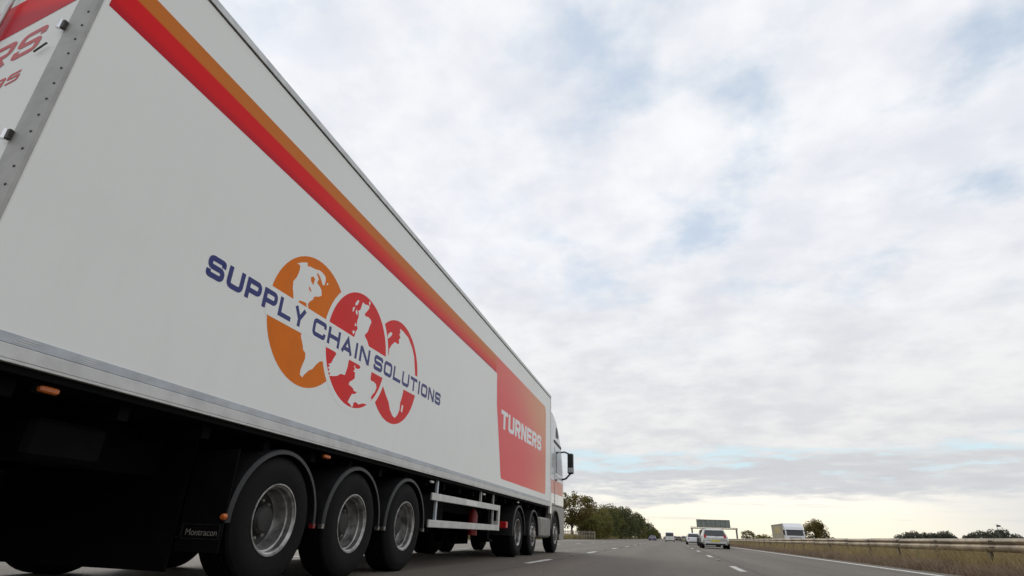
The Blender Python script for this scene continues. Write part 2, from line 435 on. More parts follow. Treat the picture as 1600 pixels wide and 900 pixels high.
def word(mb, text, length, H, thick, place, gap=.20, rad=.3, wide={'I': .34}, aspect=None):
    rel = [wide.get(c, 1.0) for c in text]
    W = length / (sum(rel) + gap * (len(text) - 1)); x = 0
    W0 = aspect * H if aspect else W       # letters drawn at this width, then stretched to W
    for ch, k in zip(text, rel):
        for i, (path, closed) in enumerate(glyph(ch, W0 * k, H, thick, rad * H)):
            vs, fs = stroke(path, thick, bool(closed)); mb.add([place(x + u * W / W0, v, i * .00012) for u, v in vs], fs)
        x += W * (k + gap)
# ================================================================== THE SETTING
def sheet(name, x0, x1, y0, y1, z, material, kind='structure', **tags):
    b = MB(); b.poly([(x0, y0, z), (x1, y0, z), (x1, y1, z), (x0, y1, z)])
    return b.build(name, material, None, kind=kind, **tags)
sheet('ground', -3500, 3500, -300, 6000, -0.03, 'field')
road = sheet('road', -13.2, 5.35, -60, 2600, 0.0, 'asphalt')
sheet('opposite_road', 8.6, 21.6, -60, 2600, 0.0, 'asphalt')
sheet('central_reservation', 5.35, 8.6, -60, 2600, -0.008, 'soil')
LANE = 3.6448; L2 = -2.50
def line_piece(name, x0, x1, y0, y1):
    b = MB(); b.box(x0, x1, y0, y1, -.001, .005)
    return b.build(name, 'line_paint', road)
line_piece('edge_line', L2 + 2 * LANE - .085, L2 + 2 * LANE + .085, -30, 1500)
line_piece('edge_line', L2 - 2 * LANE - .10, L2 - 2 * LANE + .10, -30, 1500)
dash_me = MB().box(-.06, .06, 0, 2.1, -.001, .005).mesh('lane_dash', 'line_paint')
def dashes(x, first, n, step):
    for i in range(n):
        o = bpy.data.objects.new('lane_dash', dash_me); COL.objects.link(o); o.parent = road; o.location = (x + i * .0, first + i * step, 0)
dashes(L2, 10.6 - 8.0, 38, 8.0)
dashes(L2 + LANE, 11.3 - 8.6, 36, 8.5)
dashes(L2 - LANE, 8.0, 30, 8.0)
# reflective studs between the dashes
stud_me = MB().box(-.05, .05, -.06, .06, 0, .02, .008).mesh('road_stud', 'nut')
for xx, f0, st in ((L2, 15.7, 8.0), (L2 + LANE, 16.9, 8.5)):
    for i in range(14):
        o = bpy.data.objects.new('road_stud', stud_me); COL.objects.link(o); o.parent = road; o.location = (xx, f0 + i * st, 0)

# ------------------------------------------------------------------ crash barrier in the central reservation
BX = 6.0
bar = thing('crash_barrier', (BX, 0, 0), 'weathered steel crash barrier along the right edge of the motorway', 'crash barrier')
prof = [(0, .440), (-.035, .470), (-.052, .500), (-.052, .535), (-.030, .565), (.010, .580), (-.030, .598), (-.052, .620), (-.052, .640), (-.035, .660), (0, .684)]
def beam_mesh():
    b = MB(); n = len(prof); Lb = 2.62
    vs = [(x, y, z) for y in (0, Lb) for x, z in prof] + [(x + .006, y, z) for y in (0, Lb) for x, z in prof]
    fs = [(i, i + 1, n + i + 1, n + i) for i in range(n - 1)] + [(2 * n + i, 3 * n + i, 3 * n + i + 1, 2 * n + i + 1) for i in range(n - 1)]
    fs += [(i, 2 * n + i, 2 * n + i + 1, i + 1) for i in range(n - 1)] + [(n + i, n + i + 1, 3 * n + i + 1, 3 * n + i) for i in range(n - 1)]
    fs += [(0, n, 3 * n, 2 * n), (n - 1, 3 * n - 1, 4 * n - 1, 2 * n - 1)]
    b.add(vs, fs); return b.mesh('beam', 'barrier_steel', True)
bm_me = beam_mesh()
post_me = MB().box(.012, .022, -.05, .05, -.02, .62).box(.07, .08, -.05, .05, -.02, .62).box(.022, .07, -.006, .006, -.02, .62).mesh('post', 'barrier_post')
bolt_me = MB().lathe('x', (0, 0, 0), [(0, .0), (-.012, .010), (-.004, .018), (.004, .018)], 8).mesh('bolt', 'bolt_dark')
for i in range(84):
    y = 3.6 + i * 2.5
    o = bpy.data.objects.new('beam', bm_me); COL.objects.link(o); o.parent = bar
    o.location = (.0 + (.007 if i % 2 else 0), y, random.uniform(-.006, .006)); o.rotation_euler = (random.uniform(-.002, .002), 0, 0)
    o = bpy.data.objects.new('post', post_me); COL.objects.link(o); o.parent = bar; o.location = (.0, y + .45, 0)
    if i < 14:
        for zz in (.52, .63):
            for k in (.06, .14):
                o = bpy.data.objects.new('bolt', bolt_me); COL.objects.link(o); o.parent = bar; o.location = (-.054, y + k, zz)

# ------------------------------------------------------------------ grasses
def blades(name, region, count, hmin, hmax, wmin, wmax, material, zfun=None, lean=.35, bias=1.0, **tags):
    b = MB(); V = []; F = []
    for i in range(count):
        x, y = region()
        h = random.uniform(hmin, hmax); wd = random.uniform(wmin, wmax); a = random.uniform(0, 6.283)
        lx, ly = math.cos(a), math.sin(a); tx, ty = random.gauss(0, lean) * h, random.gauss(0, lean) * h
        z = -.02; k = len(V)
        V += [(x - lx * wd, y - ly * wd, z), (x + lx * wd, y + ly * wd, z), (x + tx * .4 - lx * wd * .6, y + ty * .4 - ly * wd * .6, z + h * .6),
              (x + tx * .4 + lx * wd * .6, y + ty * .4 + ly * wd * .6, z + h * .6), (x + tx, y + ty, z + h)]
        F += [(k, k + 1, k + 3, k + 2), (k + 2, k + 3, k + 4)]
    b.v = V; b.f = F
    return b.build(name, material, None, kind='stuff', **tags)
def clumpy(x0, x1, y0, y1, p=2.2, n=60, sig=.25):
    cs = [(random.uniform(x0, x1), y0 + (y1 - y0) * random.random() ** p) for _ in range(n)]
    def f():
        while True:
            if random.random() < .55:
                c = random.choice(cs); x, y = random.gauss(c[0], sig), random.gauss(c[1], sig * 1.6)
            else: x, y = random.uniform(x0, x1), y0 + (y1 - y0) * random.random() ** p
            if x0 <= x <= x1: return x, y
    return f
blades('reserve_grass', clumpy(5.80, 8.5, 9, 110, 2.1, 300), 80000, .18, .62, .005, .012, 'grass_dry', label='dry yellow grass growing under the crash barrier', category='grass')
blades('reserve_weeds', clumpy(5.42, 6.6, 9, 100, 2.1, 200, .16), 44000, .05, .32, .005, .012, 'weed_brown', lean=.6, label='low brown weeds along the edge of the right lane', category='weeds')
blades('reserve_green', clumpy(6.0, 8.5, 9, 140, 2.0, 120), 14000, .15, .58, .005, .010, 'grass_green', label='green grass tufts behind the crash barrier posts', category='grass')
blades('verge_grass', clumpy(-19, -13.3, 40, 330, 1.7, 200, .8), 26000, .25, .85, .012, .030, 'grass_green', label='rough green verge grass beside the hard shoulder', category='grass')
blades('verge_straw', clumpy(-17.5, -13.6, 40, 200, 1.7, 120, .8), 14000, .3, .95, .010, .025, 'grass_dry', label='dry straw coloured grass below the left tree', category='grass')

# ------------------------------------------------------------------ trees
def leaves(clusters, per, size, flat=1.0):
    V = []; F = []
    for (cx, cy, cz, cr) in clusters:
        for i in range(per):
            while True:
                d = Vector((random.uniform(-1, 1), random.uniform(-1, 1), random.uniform(-1, 1)))
                if .05 < d.length < 1: break
            d = d * (d.length ** -.35)
            p = Vector((cx, cy, cz)) + Vector((d.x * cr, d.y * cr, d.z * cr * flat))
            n = Vector((random.gauss(0, 1), random.gauss(0, 1), random.gauss(.4, 1))).normalized()
            u = n.orthogonal().normalized(); v = n.cross(u); a = random.uniform(0, 6.28)
            u, v = u * math.cos(a) + v * math.sin(a), v * math.cos(a) - u * math.sin(a)
            s = size * random.uniform(.55, 1.3); k = len(V)
            V += [p - u * s, p + v * s * .5, p + u * s, p - v * s * .5]; F.append((k, k + 1, k + 2, k + 3))
    b = MB(); b.v = [tuple(v) for v in V]; b.f = F; return b
def make_tree(name, loc, H, rx, label, mtl, category='tree', trunk_h=.3, ncl=46, per=60, lsize=.16, clr=.22, group=None, flat=.8, gaps=.0, seed=1, low=.0):
    random.seed(seed)
    t = thing(name, loc, label, category, group)
    zc = H * (1 + trunk_h) / 2 if low == 0 else H * .5; rz = H - zc
    cl = []
    for i in range(ncl):
        while True:
            d = Vector((random.uniform(-1, 1), random.uniform(-1, 1), random.uniform(-1, 1)))
            if .25 < d.length < 1: break
        d = d * (d.length ** -.4)
        wz = 1.0 if d.z > -.2 else (1.0 if low else .75)
        cr = rx * clr * random.uniform(.65, 1.35)
        cl.append((d.x * (rx - cr * .8) * wz, d.y * (rx - cr * .8) * wz, max(cr * .4, zc + d.z * (rz - cr * .6) * (1.25 if low and d.z < 0 else 1)), cr))
    leaves(cl, per, lsize, flat).build('crown', mtl, t)
    b = MB(); tr = max(.10, H * .026)
    b.tube([(0, 0, -.1), (.05, 0, H * trunk_h * .5), (0, .05, H * max(trunk_h, .2)), (0, 0, H * .62)], tr * 1.35, 8, tr * .4)
    for i in range(7):
        c = random.choice(cl); z0 = H * random.uniform(max(trunk_h, .15) * .85, .5)
        b.tube([(0, 0, z0), (c[0] * .45, c[1] * .45, z0 + (c[2] - z0) * .6), (c[0] * .9, c[1] * .9, c[2])], tr * .5, 5, tr * .12)
    b.build('trunk', 'bark', t, True)
    return t
make_tree('oak_tree', (-15.2, 95, 0), 7.35, 4.3, 'spreading tree with sky showing through its crown beside the lorry cab', 'leaf_oak', trunk_h=.20, ncl=125, per=52, lsize=.17, clr=.19, seed=3, flat=.75)
HEDGE = [ # x, y, height, radius, kind
 (-13.3, 101, 3.6, 2.3, 0), (-14.0, 109, 4.5, 2.9, 0), (-13.6, 118, 5.3, 3.1, 0), (-14.4, 128, 6.3, 3.5, 0), (-14.2, 139, 6.6, 3.4, 1), (-14.8, 151, 7.6, 3.9, 0),
 (-14.6, 166, 8.6, 4.1, 1), (-14.5, 184, 8.4, 4.3, 1), (-15.0, 205, 9.4, 4.6, 1), (-15.2, 230, 10.2, 4.9, 1), (-15.0, 262, 10.3, 5.2, 1), (-15.4, 300, 10.5, 5.6, 0), (-15.2, 350, 10.2, 6.0, 1),
 (-15.3, 410, 9.6, 6.0, 1), (-15.6, 480, 9.0, 6.0, 0), (-15.5, 560, 8.2, 6.2, 1), (-16.0, 660, 7.2, 6.4, 1)]
where = ['the first low bush right of the spreading oak tree', 'second bush along the left verge, just past the oak', 'third bush along the left verge from the oak',
 'fourth olive bush along the left verge from the oak', 'fifth bush in the left verge row, darker than the fourth', 'tall yellow-tipped bush at the highest hump of the row',
 'seventh dark bush of the left row, just past the highest hump', 'eighth dark bush of the left row behind the yellow-tipped one', 'ninth dark tree of the left row, mid slope of the treeline',
 'tenth dark tree of the left row above the blue car', 'eleventh tree of the left row left of the blue car', 'twelfth lighter tree of the left row over the blue car',
 'thirteenth small-looking tree of the left row near the blue car', 'fourteenth distant tree of the left row past the blue car', 'fifteenth distant lighter tree at the tapering end of the row',
 'second last distant tree where the left row meets the horizon', 'last and farthest tree of the left row at the horizon']
for i, (x, y, h, r, k) in enumerate(HEDGE):
    h *= 1.08
    make_tree('hedge_bush' if h < 7 else 'hedgerow_tree', (x, y, 0), h, r, where[i], ('leaf_hedge', 'leaf_dark')[k], 'bush' if h < 7 else 'tree', .1, 64 if i < 9 else 44, 80 if i < 9 else 60,
              .15 if i < 6 else .22 + .02 * (i - 6), .30, 'trees and bushes along the left verge', .9, seed=20 + i, low=1)
make_tree('field_tree', (24.6, 116, 0), 4.55, 2.3, 'bushy yellow-tipped tree standing behind the oncoming white lorry', 'leaf_oak', trunk_h=.15, ncl=70, per=80, lsize=.14, clr=.30, seed=51, low=1)
make_tree('field_bush', (26.4, 117, 0), 2.1, 1.5, 'low bush at the right foot of the tree behind the oncoming lorry', 'leaf_dark', 'bush', .1, 18, 60, .13, .36, seed=52, low=1)
make_tree('field_bush', (20.8, 150, 0), 2.2, 2.4, 'low olive bush left of the oncoming white lorry', 'leaf_hedge', 'bush', .1, 26, 60, .15, .34, seed=53, low=1)
make_tree('field_bush', (24.5, 152, 0), 1.9, 2.2, 'low bush half hidden by the oncoming lorry trailer', 'leaf_hedge', 'bush', .1, 22, 60, .15, .34, seed=54, low=1)
make_tree('embankment_tree', (30.0, 262, 0), 5.0, 3.1, 'rounded tree between the gantry legs right of the silver car', 'leaf_hedge', 'tree', .1, 34, 60, .22, .30, seed=55, low=1)
make_tree('embankment_bush', (34.5, 266, 0), 3.1, 3.2, 'bush beside the right gantry leg above the barrier', 'leaf_hedge', 'bush', .1, 26, 60, .22, .34, seed=56, low=1)
FAR = [ # pixel-measured bearings turned into places 300 m up the road
 (98.5, 5.3, 4.3), (103.5, 5.9, 4.6), (108.5, 5.4, 4.0), (113.0, 5.6, 3.6), (118.5, 6.3, 4.4), (122.0, 5.0, 3.2), (124.5, 5.8, 3.6), (129.5, 6.6, 5.0), (136, 7.4, 4.8), (140, 7.7, 4.2), (146, 5.9, 3.6)]
farl = ['dark tree at the left end of the first far clump above the barrier', 'second rounded tree of the first far clump above the barrier', 'third tree of the first far clump above the barrier',
 'fourth small tree of the first far clump above the barrier', 'fifth and tallest tree of the first far clump above the barrier', 'low bush at the gap between the two far clumps',
 'tree at the left end of the second far clump', 'broad tree of the second far clump left of the flagpole', 'tall tree just right of the flagpole', 'highest tree of the second far clump right of the flagpole', 'small tree at the right end of the second far clump']
for i, (x, h, r) in enumerate(FAR):
    h *= 1.22
    make_tree('distant_tree', (x, 300 + (i * 37) % 17, 0), h, r, farl[i], 'leaf_far', 'tree', .1, 36, 80, .36, .36, 'far trees above the barrier', .9, seed=70 + i, low=1)
tiny = [(46, 2.9), (52, 2.6), (58, 3.2), (64, 2.5), (71, 3.0), (78, 2.6), (87, 3.1)]
for i, (x, h) in enumerate(tiny):
    make_tree('distant_bush', (x, 300, 0), h, 2.6, ('first', 'second', 'third', 'fourth', 'fifth', 'sixth', 'seventh')[i] + ' tiny far bush along the barrier top right of the oncoming lorry', 'leaf_far', 'bush', .1, 16, 40, .25, .36, 'tiny far bushes', .9, seed=90 + i, low=1)
for i, (x, y, h) in enumerate([(-12, 980, 5), (-3.5, 1400, 6), (7.5, 1150, 5), (18, 900, 4.8)]):
    make_tree('horizon_tree', (x + (-8 if x < 0 else 6), y, 0), h, 8, ('leftmost far tree at the road vanishing point, beside the left row', 'far tree at the vanishing point left of the white van', 'far tree at the vanishing point right of the white van', 'far tree at the horizon behind the small white car')[i], 'leaf_far', 'tree', .1, 20, 40, .6, .34, 'trees at the vanishing point', .9, seed=110 + i, low=1)
random.seed(5)
# pale picket fence under the oak
fe = thing('picket_fence', (-13.4, 92.5, 0), 'pale wooden picket fence in the grass under the spreading tree', 'fence')
pk = MB().box(-.045, .045, -.012, .012, -.05, 1.22).mesh('picket', 'fence_wood')
for i in range(20):
    o = bpy.data.objects.new('picket', pk); COL.objects.link(o); o.parent = fe; o.location = (-2.6 + i * .245, 0, random.uniform(-.06, .04)); o.rotation_euler = (0, random.gauss(0, .02), 0)
for z in (.5, 1.0): MB().box(-2.75, 2.2, .014, .05, z - .04, z + .04).build('fence_rail', 'fence_wood', fe)
for x in (-2.75, -.3, 2.15): MB().box(x - .05, x + .05, .052, .15, -.1, 1.15).build('fence_post', 'fence_wood', fe)
# flagpole
fp = thing('flagpole', (131.6, 294, 0), 'thin flagpole with a small dark flag among the far trees', 'flagpole')
MB().tube([(0, 0, 0), (0, 0, 5.6), (0, 0, 10.3)], .16, 8, .10).build('pole', 'gantry_steel', fp, True)
MB().add([(.12, 0, 10.2), (1.5, .1, 9.95), (1.45, .1, 9.35), (.12, 0, 9.3), (.12, .03, 10.2), (1.5, .13, 9.95), (1.45, .13, 9.35), (.12, .03, 9.3)], [(0, 1, 2, 3), (7, 6, 5, 4), (0, 4, 5, 1), (1, 5, 6, 2), (2, 6, 7, 3), (3, 7, 4, 0)]).build('flag', 'flag_cloth', fp)

# ------------------------------------------------------------------ sign gantry over the opposite carriageway
ga = thing('sign_gantry', (16.5, 250, 0), 'grey steel gantry carrying a large sign seen from behind', 'gantry')
for x in (-8.3, 8.3):
    MB().box(x - .3, x + .3, -.3, .3, -.1, 4.5, .04).build('leg', 'gantry_steel', ga)
    MB().box(x - .55, x + .55, -.55, .55, -.1, .5, .05).build('leg_base', 'alu_pale', ga)
b = MB()
for z in (4.5, 5.02):
    for y in (-.5, .5): b.box(-8.9, 8.9, y - .09, y + .09, z, z + .16)
b.build('beam', 'gantry_steel', ga)
b = MB()
for i in range(18):
    x = -8.7 + i * .97
    for y in (-.5, .5): b.tube([(x, y, 4.66), (x + .48, y, 5.02)], .05, 6); b.tube([(x + .48, y, 5.02), (x + .97, y, 4.66)], .05, 6)
b.build('lattice', 'gantry_steel', ga)
MB().box(-8.8, 8.8, -.40, .40, 4.68, 4.74).build('walkway', 'gantry_steel', ga)
for i in range(7):
    x0 = -6.3 + i * 1.8
    MB().box(x0 + .02, x0 + 1.78, .56, .64, 5.22, 8.0).build('sign_panel', 'sign_back', ga)
    MB().box(x0 - .05, x0 + .05, .42, .555, 5.19, 7.95).build('sign_rib', 'sign_rib', ga)
for z in (5.6, 6.4, 7.2, 7.7): MB().box(-6.25, 6.25, .47, .553, z, z + .07).build('sign_rail', 'sign_rib', ga)

# ================================================================== CARS
def loft(b, rings):
    n = len(rings[0]); vs = [p for r in rings for p in r]; fs = []
    for i in range(len(rings) - 1):
        for k in range(n):
            k2 = (k + 1) % n; fs.append((i * n + k, i * n + k2, (i + 1) * n + k2, (i + 1) * n + k))
    fs.append(tuple(range(n - 1, -1, -1))); fs.append(tuple(range((len(rings) - 1) * n, len(rings) * n)))
    return b.add(vs, fs)
def quad_on(c, u0, u1, v0, v1, off):
    # c: four corners (bl, br, tr, tl); returns the inset patch pushed off along its normal
    bl, br, tr, tl = [Vector(p) for p in c]
    def q(u, v): return (bl * (1 - u) + br * u) * (1 - v) + (tl * (1 - u) + tr * u) * v
    n = (br - bl).cross(tl - bl).normalized()
    pts = [q(u0, v0), q(u1, v0), q(u1, v1), q(u0, v1)]
    return [p + n * off for p in pts], [p - n * .004 for p in pts]
def patch(name, c, u0, u1, v0, v1, off, material, parent):
    a, d = quad_on(c, u0, u1, v0, v1, off)
    b = MB(); b.add(a + d, [(0, 1, 2, 3), (0, 4, 5, 1), (1, 5, 6, 2), (2, 6, 7, 3), (3, 7, 4, 0)])
    return b.build(name, material, parent)
def wheel_part(parent, x, y, r, wd, side, rimcol='rim'):
    t = MB().lathe('x', (x, y, r), [(-wd / 2, r * .55), (-wd / 2, r * .9), (-wd * .38, r), (wd * .38, r), (wd / 2, r * .9), (wd / 2, r * .62)], 20).build('wheel', 'rubber', parent, True)
    s = side
    MB().lathe('x', (x, y, r), [(s * wd * .50, r * .62), (s * wd * .40, r * .56), (s * wd * .30, r * .35), (s * wd * .42, r * .15), (s * wd * .42, .0)], 16).build('rim', rimcol, t, True)
    return t
def make_car(name, loc, Lc, Wc, Hc, paint, label, cabin=(.10, .60, .30, .50), waist=.60, roofw=.76, group=None, plate='plate_yellow', light_z=(.50, .66), light_w=.14, suv=False, clear=.12):
    t = thing(name, loc, label, 'van' if 'van' in name else 'car', group)
    hw = Wc / 2; zw = Hc * waist; zb = Hc * clear
    def ring(y, k, top, bot=zb):
        h = hw * k
        return [(-h * .86, y, bot), (-h, y, bot + .10 * Hc), (-h * 1.0, y, bot + (top - bot) * .55), (-h * .955, y, top - .03 * Hc), (-h * .86, y, top),
                (h * .86, y, top), (h * .955, y, top - .03 * Hc), (h, y, bot + (top - bot) * .55), (h, y, bot + .10 * Hc), (h * .86, y, bot)]
    c0, c1, r0, r1 = [c * Lc for c in cabin]
    rings = [ring(0, .88, zw * .90, zb + .06 * Hc), ring(.05, .95, zw * .96), ring(.22, 1, zw), ring(Lc * .5, 1, zw), ring(c1, .99, zw * .985), ring(Lc * .86, .95, zw * .90), ring(Lc * .96, .88, zw * .78), ring(Lc, .78, zw * .66, zb + .05 * Hc)]
    body = loft(MB(), rings).build('body', paint, t, True); fix_normals(body)
    kb, kt = .93 * hw, roofw * hw
    def cr(y, z, h, ch): return [(-h, y, z), (-h + ch, y, z + .0), (h - ch, y, z), (h, y, z)]
    z0, z1 = zw - .01, Hc
    B = [(-kb, c0, z0), (kb, c0, z0), (kb * .97, c1, z0), (-kb * .97, c1, z0)]
    T = [(-kt, r0, z1 * .94), (kt, r0, z1 * .94), (kt * .98, r1, z1 * .945), (-kt * .98, r1, z1 * .945)]
    T2 = [(-kt * .70, r0 + .16, z1), (kt * .70, r0 + .16, z1), (kt * .68, r1 - .16, z1), (-kt * .68, r1 - .16, z1)]
    b = MB(); b.add(B + T + T2, [(0, 1, 5, 4), (1, 2, 6, 5), (2, 3, 7, 6), (3, 0, 4, 7), (4, 5, 9, 8), (5, 6, 10, 9), (6, 7, 11, 10), (7, 4, 8, 11), (8, 9, 10, 11)])
    rf = b.build('cabin', paint, t)
    rc = (B[0], B[1], T[1], T[0])
    rw = patch('rear_window', rc, .055, .945, .10, .93, .006, 'glass_car', rf)
    MB().tube([(-.02, c0 + .05, zw + .06), (.14, c0 + .02, zw + .07), (.30, c0 - .0, zw + .09)], .008, 5).build('rear_wiper', 'black_plastic', rf)
    patch('windscreen', (B[2], B[3], T[3], T[2]), .06, .94, .06, .94, .006, 'glass_car', rf)
    for c in ((B[1], B[2], T[2], T[1]), (B[3], B[0], T[0], T[3])):
        patch('side_window', c, .07, .46, .10, .92, .006, 'glass_car', rf); patch('side_window', c, .50, .92, .10, .92, .006, 'glass_car', rf)
    for s in (-1, 1):
        x = s * hw * .80
        MB().box(min(x, x - s * light_w), max(x, x - s * light_w), -.012, .12, Hc * light_z[0], Hc * light_z[1], .012).build('tail_light', 'red_lens', t)
        for y in (Lc * .15, Lc * .80):
            wheel_part(t, s * (hw - .075), y, Hc * .235, .20, s)
            MB().lathe('x', (s * (hw - .085), y, Hc * .235), [(-.10, Hc * .275), (.089, Hc * .275), (.089, Hc * .24), (-.10, Hc * .24)], 20, -.2, math.pi + .2).build('wheel_arch', 'black_plastic', t, True)
        MB().box(s * hw * .96 - .05, s * hw * .96 + .05 + (.06 if s > 0 else -.06) * 0, c1 - .12, c1 - .02, zw, zw + .10, .02).build('door_mirror', paint, t)
        x = s * hw * .62; MB().box(x - .10, x + .10, Lc - .14, Lc + .004, zw * .62, zw * .74, .012).build('headlight', 'mirror', t)
    MB().box(-hw * .80, hw * .80, -.022, .14, zb + .02, zb + .17 * Hc, .015).build('rear_bumper', paint, t)
    MB().box(-hw * .72, hw * .72, -.03, .10, zb - .03, zb + .07 * Hc, .01).build('bumper_trim', 'black_plastic', t)
    MB().box(-hw * .80, hw * .80, .3, Lc - .3, zb - .02, zb + .02).build('underbody', 'chassis', t)
    MB().box(-hw * .60, hw * .60, -.016, -.004, zw * .925, zw * .945).build('tailgate_trim', 'chrome', t)
    MB().box(-.25, .25, -.034, -.015, Hc * .34, Hc * .34 + .11).build('number_plate', plate, t)
    return t
make_car('silver_hatchback', (2.62, 39.5, 0), 3.9, 1.64, 1.15, 'silver_paint', 'silver hatchback with yellow number plate, the nearest car ahead', (.04, .74, .15, .52), .60, .73, light_z=(.53, .68), light_w=.13, clear=.19)
make_car('dark_estate_car', (2.98, 51.5, 0), 4.3, 1.66, 1.30, 'dark_paint', 'dark tall estate car mostly hidden behind the silver hatchback', (.03, .76, .08, .60), .58, .82)
make_car('small_white_car', (2.27, 66, 0), 3.4, 1.52, 1.12, 'white_paint', 'small rounded white hatchback left of the silver car', (.05, .72, .17, .55), .60, .70, light_z=(.44, .57), light_w=.11, plate='plate_white', clear=.19)
make_car('white_panel_van', (-.28, 115, 0), 4.6, 1.60, 1.62, 'white_paint', 'boxy white van in the middle lane', (.01, .80, .02, .66), .52, .90, plate='plate_yellow', light_z=(.34, .48), light_w=.10)
make_car('blue_saloon', (-4.06, 137, 0), 4.3, 1.52, 1.02, 'blue_paint', 'blue purple car in the left lane below the trees', (.10, .72, .26, .55), .62, .72)
make_car('beige_car', (2.60, 128, 0), 4.2, 1.46, 1.10, 'beige_paint', 'beige grey car beyond the small white car', (.08, .74, .18, .56), .60, .74)
make_car('distant_car', (1.95, 176, 0), 4.2, 1.6, 1.2, 'dark_paint', 'far dark car just left of the beige car', (.08, .74, .18, .56), .60, .74)
make_car('distant_car', (1.35, 230, 0), 4.2, 1.6, 1.5, 'beige_paint', 'far tiny car just right of the white van', (.05, .74, .12, .56), .60, .78)

# ------------------------------------------------------------------ oncoming lorry on the other carriageway
ol = thing('oncoming_lorry', (16.45, 90, 0), 'white cabbed lorry with a tan box body coming the other way behind the barrier', 'lorry')
hw = 1.2
cabp = [(0.0, .35), (0.0, 1.35), (.10, 2.1), (.28, 2.5), (1.0, 2.98), (1.55, 3.02), (1.55, .35)]
cb = MB().prism(cabp, 'x', -hw, hw).build('cab', 'white_paint', ol, bevel=.05); fix_normals(cb)
MB().add([(-1.08, -.012, 1.42), (1.08, -.012, 1.42), (1.03, .075, 2.05), (-1.03, .075, 2.05), (-1.08, .05, 1.42), (1.08, .05, 1.42), (1.03, .13, 2.05), (-1.03, .13, 2.05)],
         [(0, 1, 2, 3), (0, 4, 5, 1), (1, 5, 6, 2), (2, 6, 7, 3), (3, 7, 4, 0)]).build('windscreen', 'glass_car', cb)
MB().box(-1.1, 1.1, -.05, .15, 2.06, 2.14, .02).build('sun_visor', 'black_plastic', cb)
for z in (.98, 1.12): MB().box(-.75, .75, -.02, .04, z, z + .07).build('grille_bar', 'black_plastic', cb)
MB().box(-1.18, 1.18, -.06, .3, .30, .62, .03).build('bumper', 'cab_grey', cb)
for s in (-1, 1):
    MB().box(s * .92 - .18, s * .92 + .18, -.075, .02, .66, .82, .02).build('headlight', 'mirror', cb)
    MB().box(s * 1.36 - .1, s * 1.36 + .1, .02, .14, 1.5, 2.1, .03).build('mirror', 'black_plastic', cb)
    MB().tube([(s * 1.15, .1, 2.08), (s * 1.36, .09, 2.05)], .025, 6).build('mirror_arm', 'black_plastic', cb)
    patch('side_window', ((s * 1.203, .35, 1.45), (s * 1.203, 1.2, 1.45), (s * 1.203, 1.2, 2.1), (s * 1.203, .42, 2.1)) if s > 0 else ((s * 1.203, 1.2, 1.45), (s * 1.203, .35, 1.45), (s * 1.203, .42, 2.1), (s * 1.203, 1.2, 2.1)), 0, 1, 0, 1, .004, 'glass_car', cb)
    for y in (.85, 8.2, 9.3): wheel_part(ol, s * 1.02, y, .45, .3, s)
bx = MB().box(-hw, hw, 1.75, 11.4, .82, 2.95).build('box_body', 'curtain', ol, bevel=.03)
for i in range(13):
    MB().box(-hw - .03, -hw - .004, 1.85 + i * .73, 1.93 + i * .73, .86, 2.80).build('curtain_strap', 'cab_grey', bx)
for i in range(3, 9): MB().box(-hw - .016, -hw - .003, 1.98 + i * .73, 2.52 + i * .73, 1.7, 2.62).build('curtain_panel', 'curtain_yellow', bx)
MB().box(-hw - .035, hw + .035, 1.72, 11.42, 2.80, 2.97, .02).build('top_rail', 'cab_grey', bx)
MB().box(-hw - .03, hw + .03, 1.74, 11.42, .78, .90).build('bottom_rail', 'cab_grey', bx)
MB().box(-.45, .45, .6, 11.2, .5, .80).build('chassis', 'chassis', ol)
# ================================================================== THE LORRY
OX, OY, W = -4.53, 1.687, 1.276
def Y(v): return v - OY
lorry = thing('articulated_lorry', (OX, OY, 0), 'huge white articulated lorry with red and orange stripe filling the left of the road', 'lorry')
TL, TB, TT = 14.90, 1.200, 4.372
box = MB().box(-W, W, .0225, TL, TB + .02, TT - .01).build('trailer_box', 'white_panel', lorry, bevel=.012)
SX = W + .0006
def side_poly(name, pts, off, material, parent=None):
    b = MB(); n = len(pts); vs = [(SX + off, y, z) for y, z in pts]; b.add(vs, [tuple(range(n))])
    return b.build(name, material, parent or box)
def flip_out(o):
    # flat print faces out of the trailer side
    me = o.data
    for p in me.polygons:
        if p.normal.x < 0: p.flip()
    me.update(); return o
# rails
rail = MB(); rail.box(W - .03, W + .016, .03, TL, TT - .072, TT).box(-W - .016, -W + .03, .03, TL, TT - .072, TT)
rail.build('top_rail', 'aluminium', box, bevel=.006)
MB().box(W + .001, W + .004, .06, TL - .02, TT - .082, TT - .074).build('top_rail_seal', 'bolt_dark', box)
MB().box(-W - .010, W + .010, .05, TL - .005, TB + .018, TB + .092).build('bottom_rail', 'alu_pale', box, bevel=.004)
MB().box(-W - .014, W + .014, .05, TL - .003, TB, TB + .0165).build('rail_lip', 'alu_pale', box, bevel=.003)
MB().box(W - .01, W + .006, .05, TL - .004, TB + .0945, TB + .148).build('kick_strip', 'kick_grey', box, bevel=.002)
for i in range(40):
    y0 = .30 + i * .36
    b = MB()
    for k in range(3): b.box(W + .0062, W + .0078, y0 + k * .018, y0 + .10 + k * .018, TB + .106 + k * .012, TB + .111 + k * .012)
    b.build('reflector_mark', 'alu_pale', box)
MB().box(-W - .004, W + .012, TL - .07, TL + .012, TB + .02, TT + .004).build('front_edge', 'cab_white', box, bevel=.01)

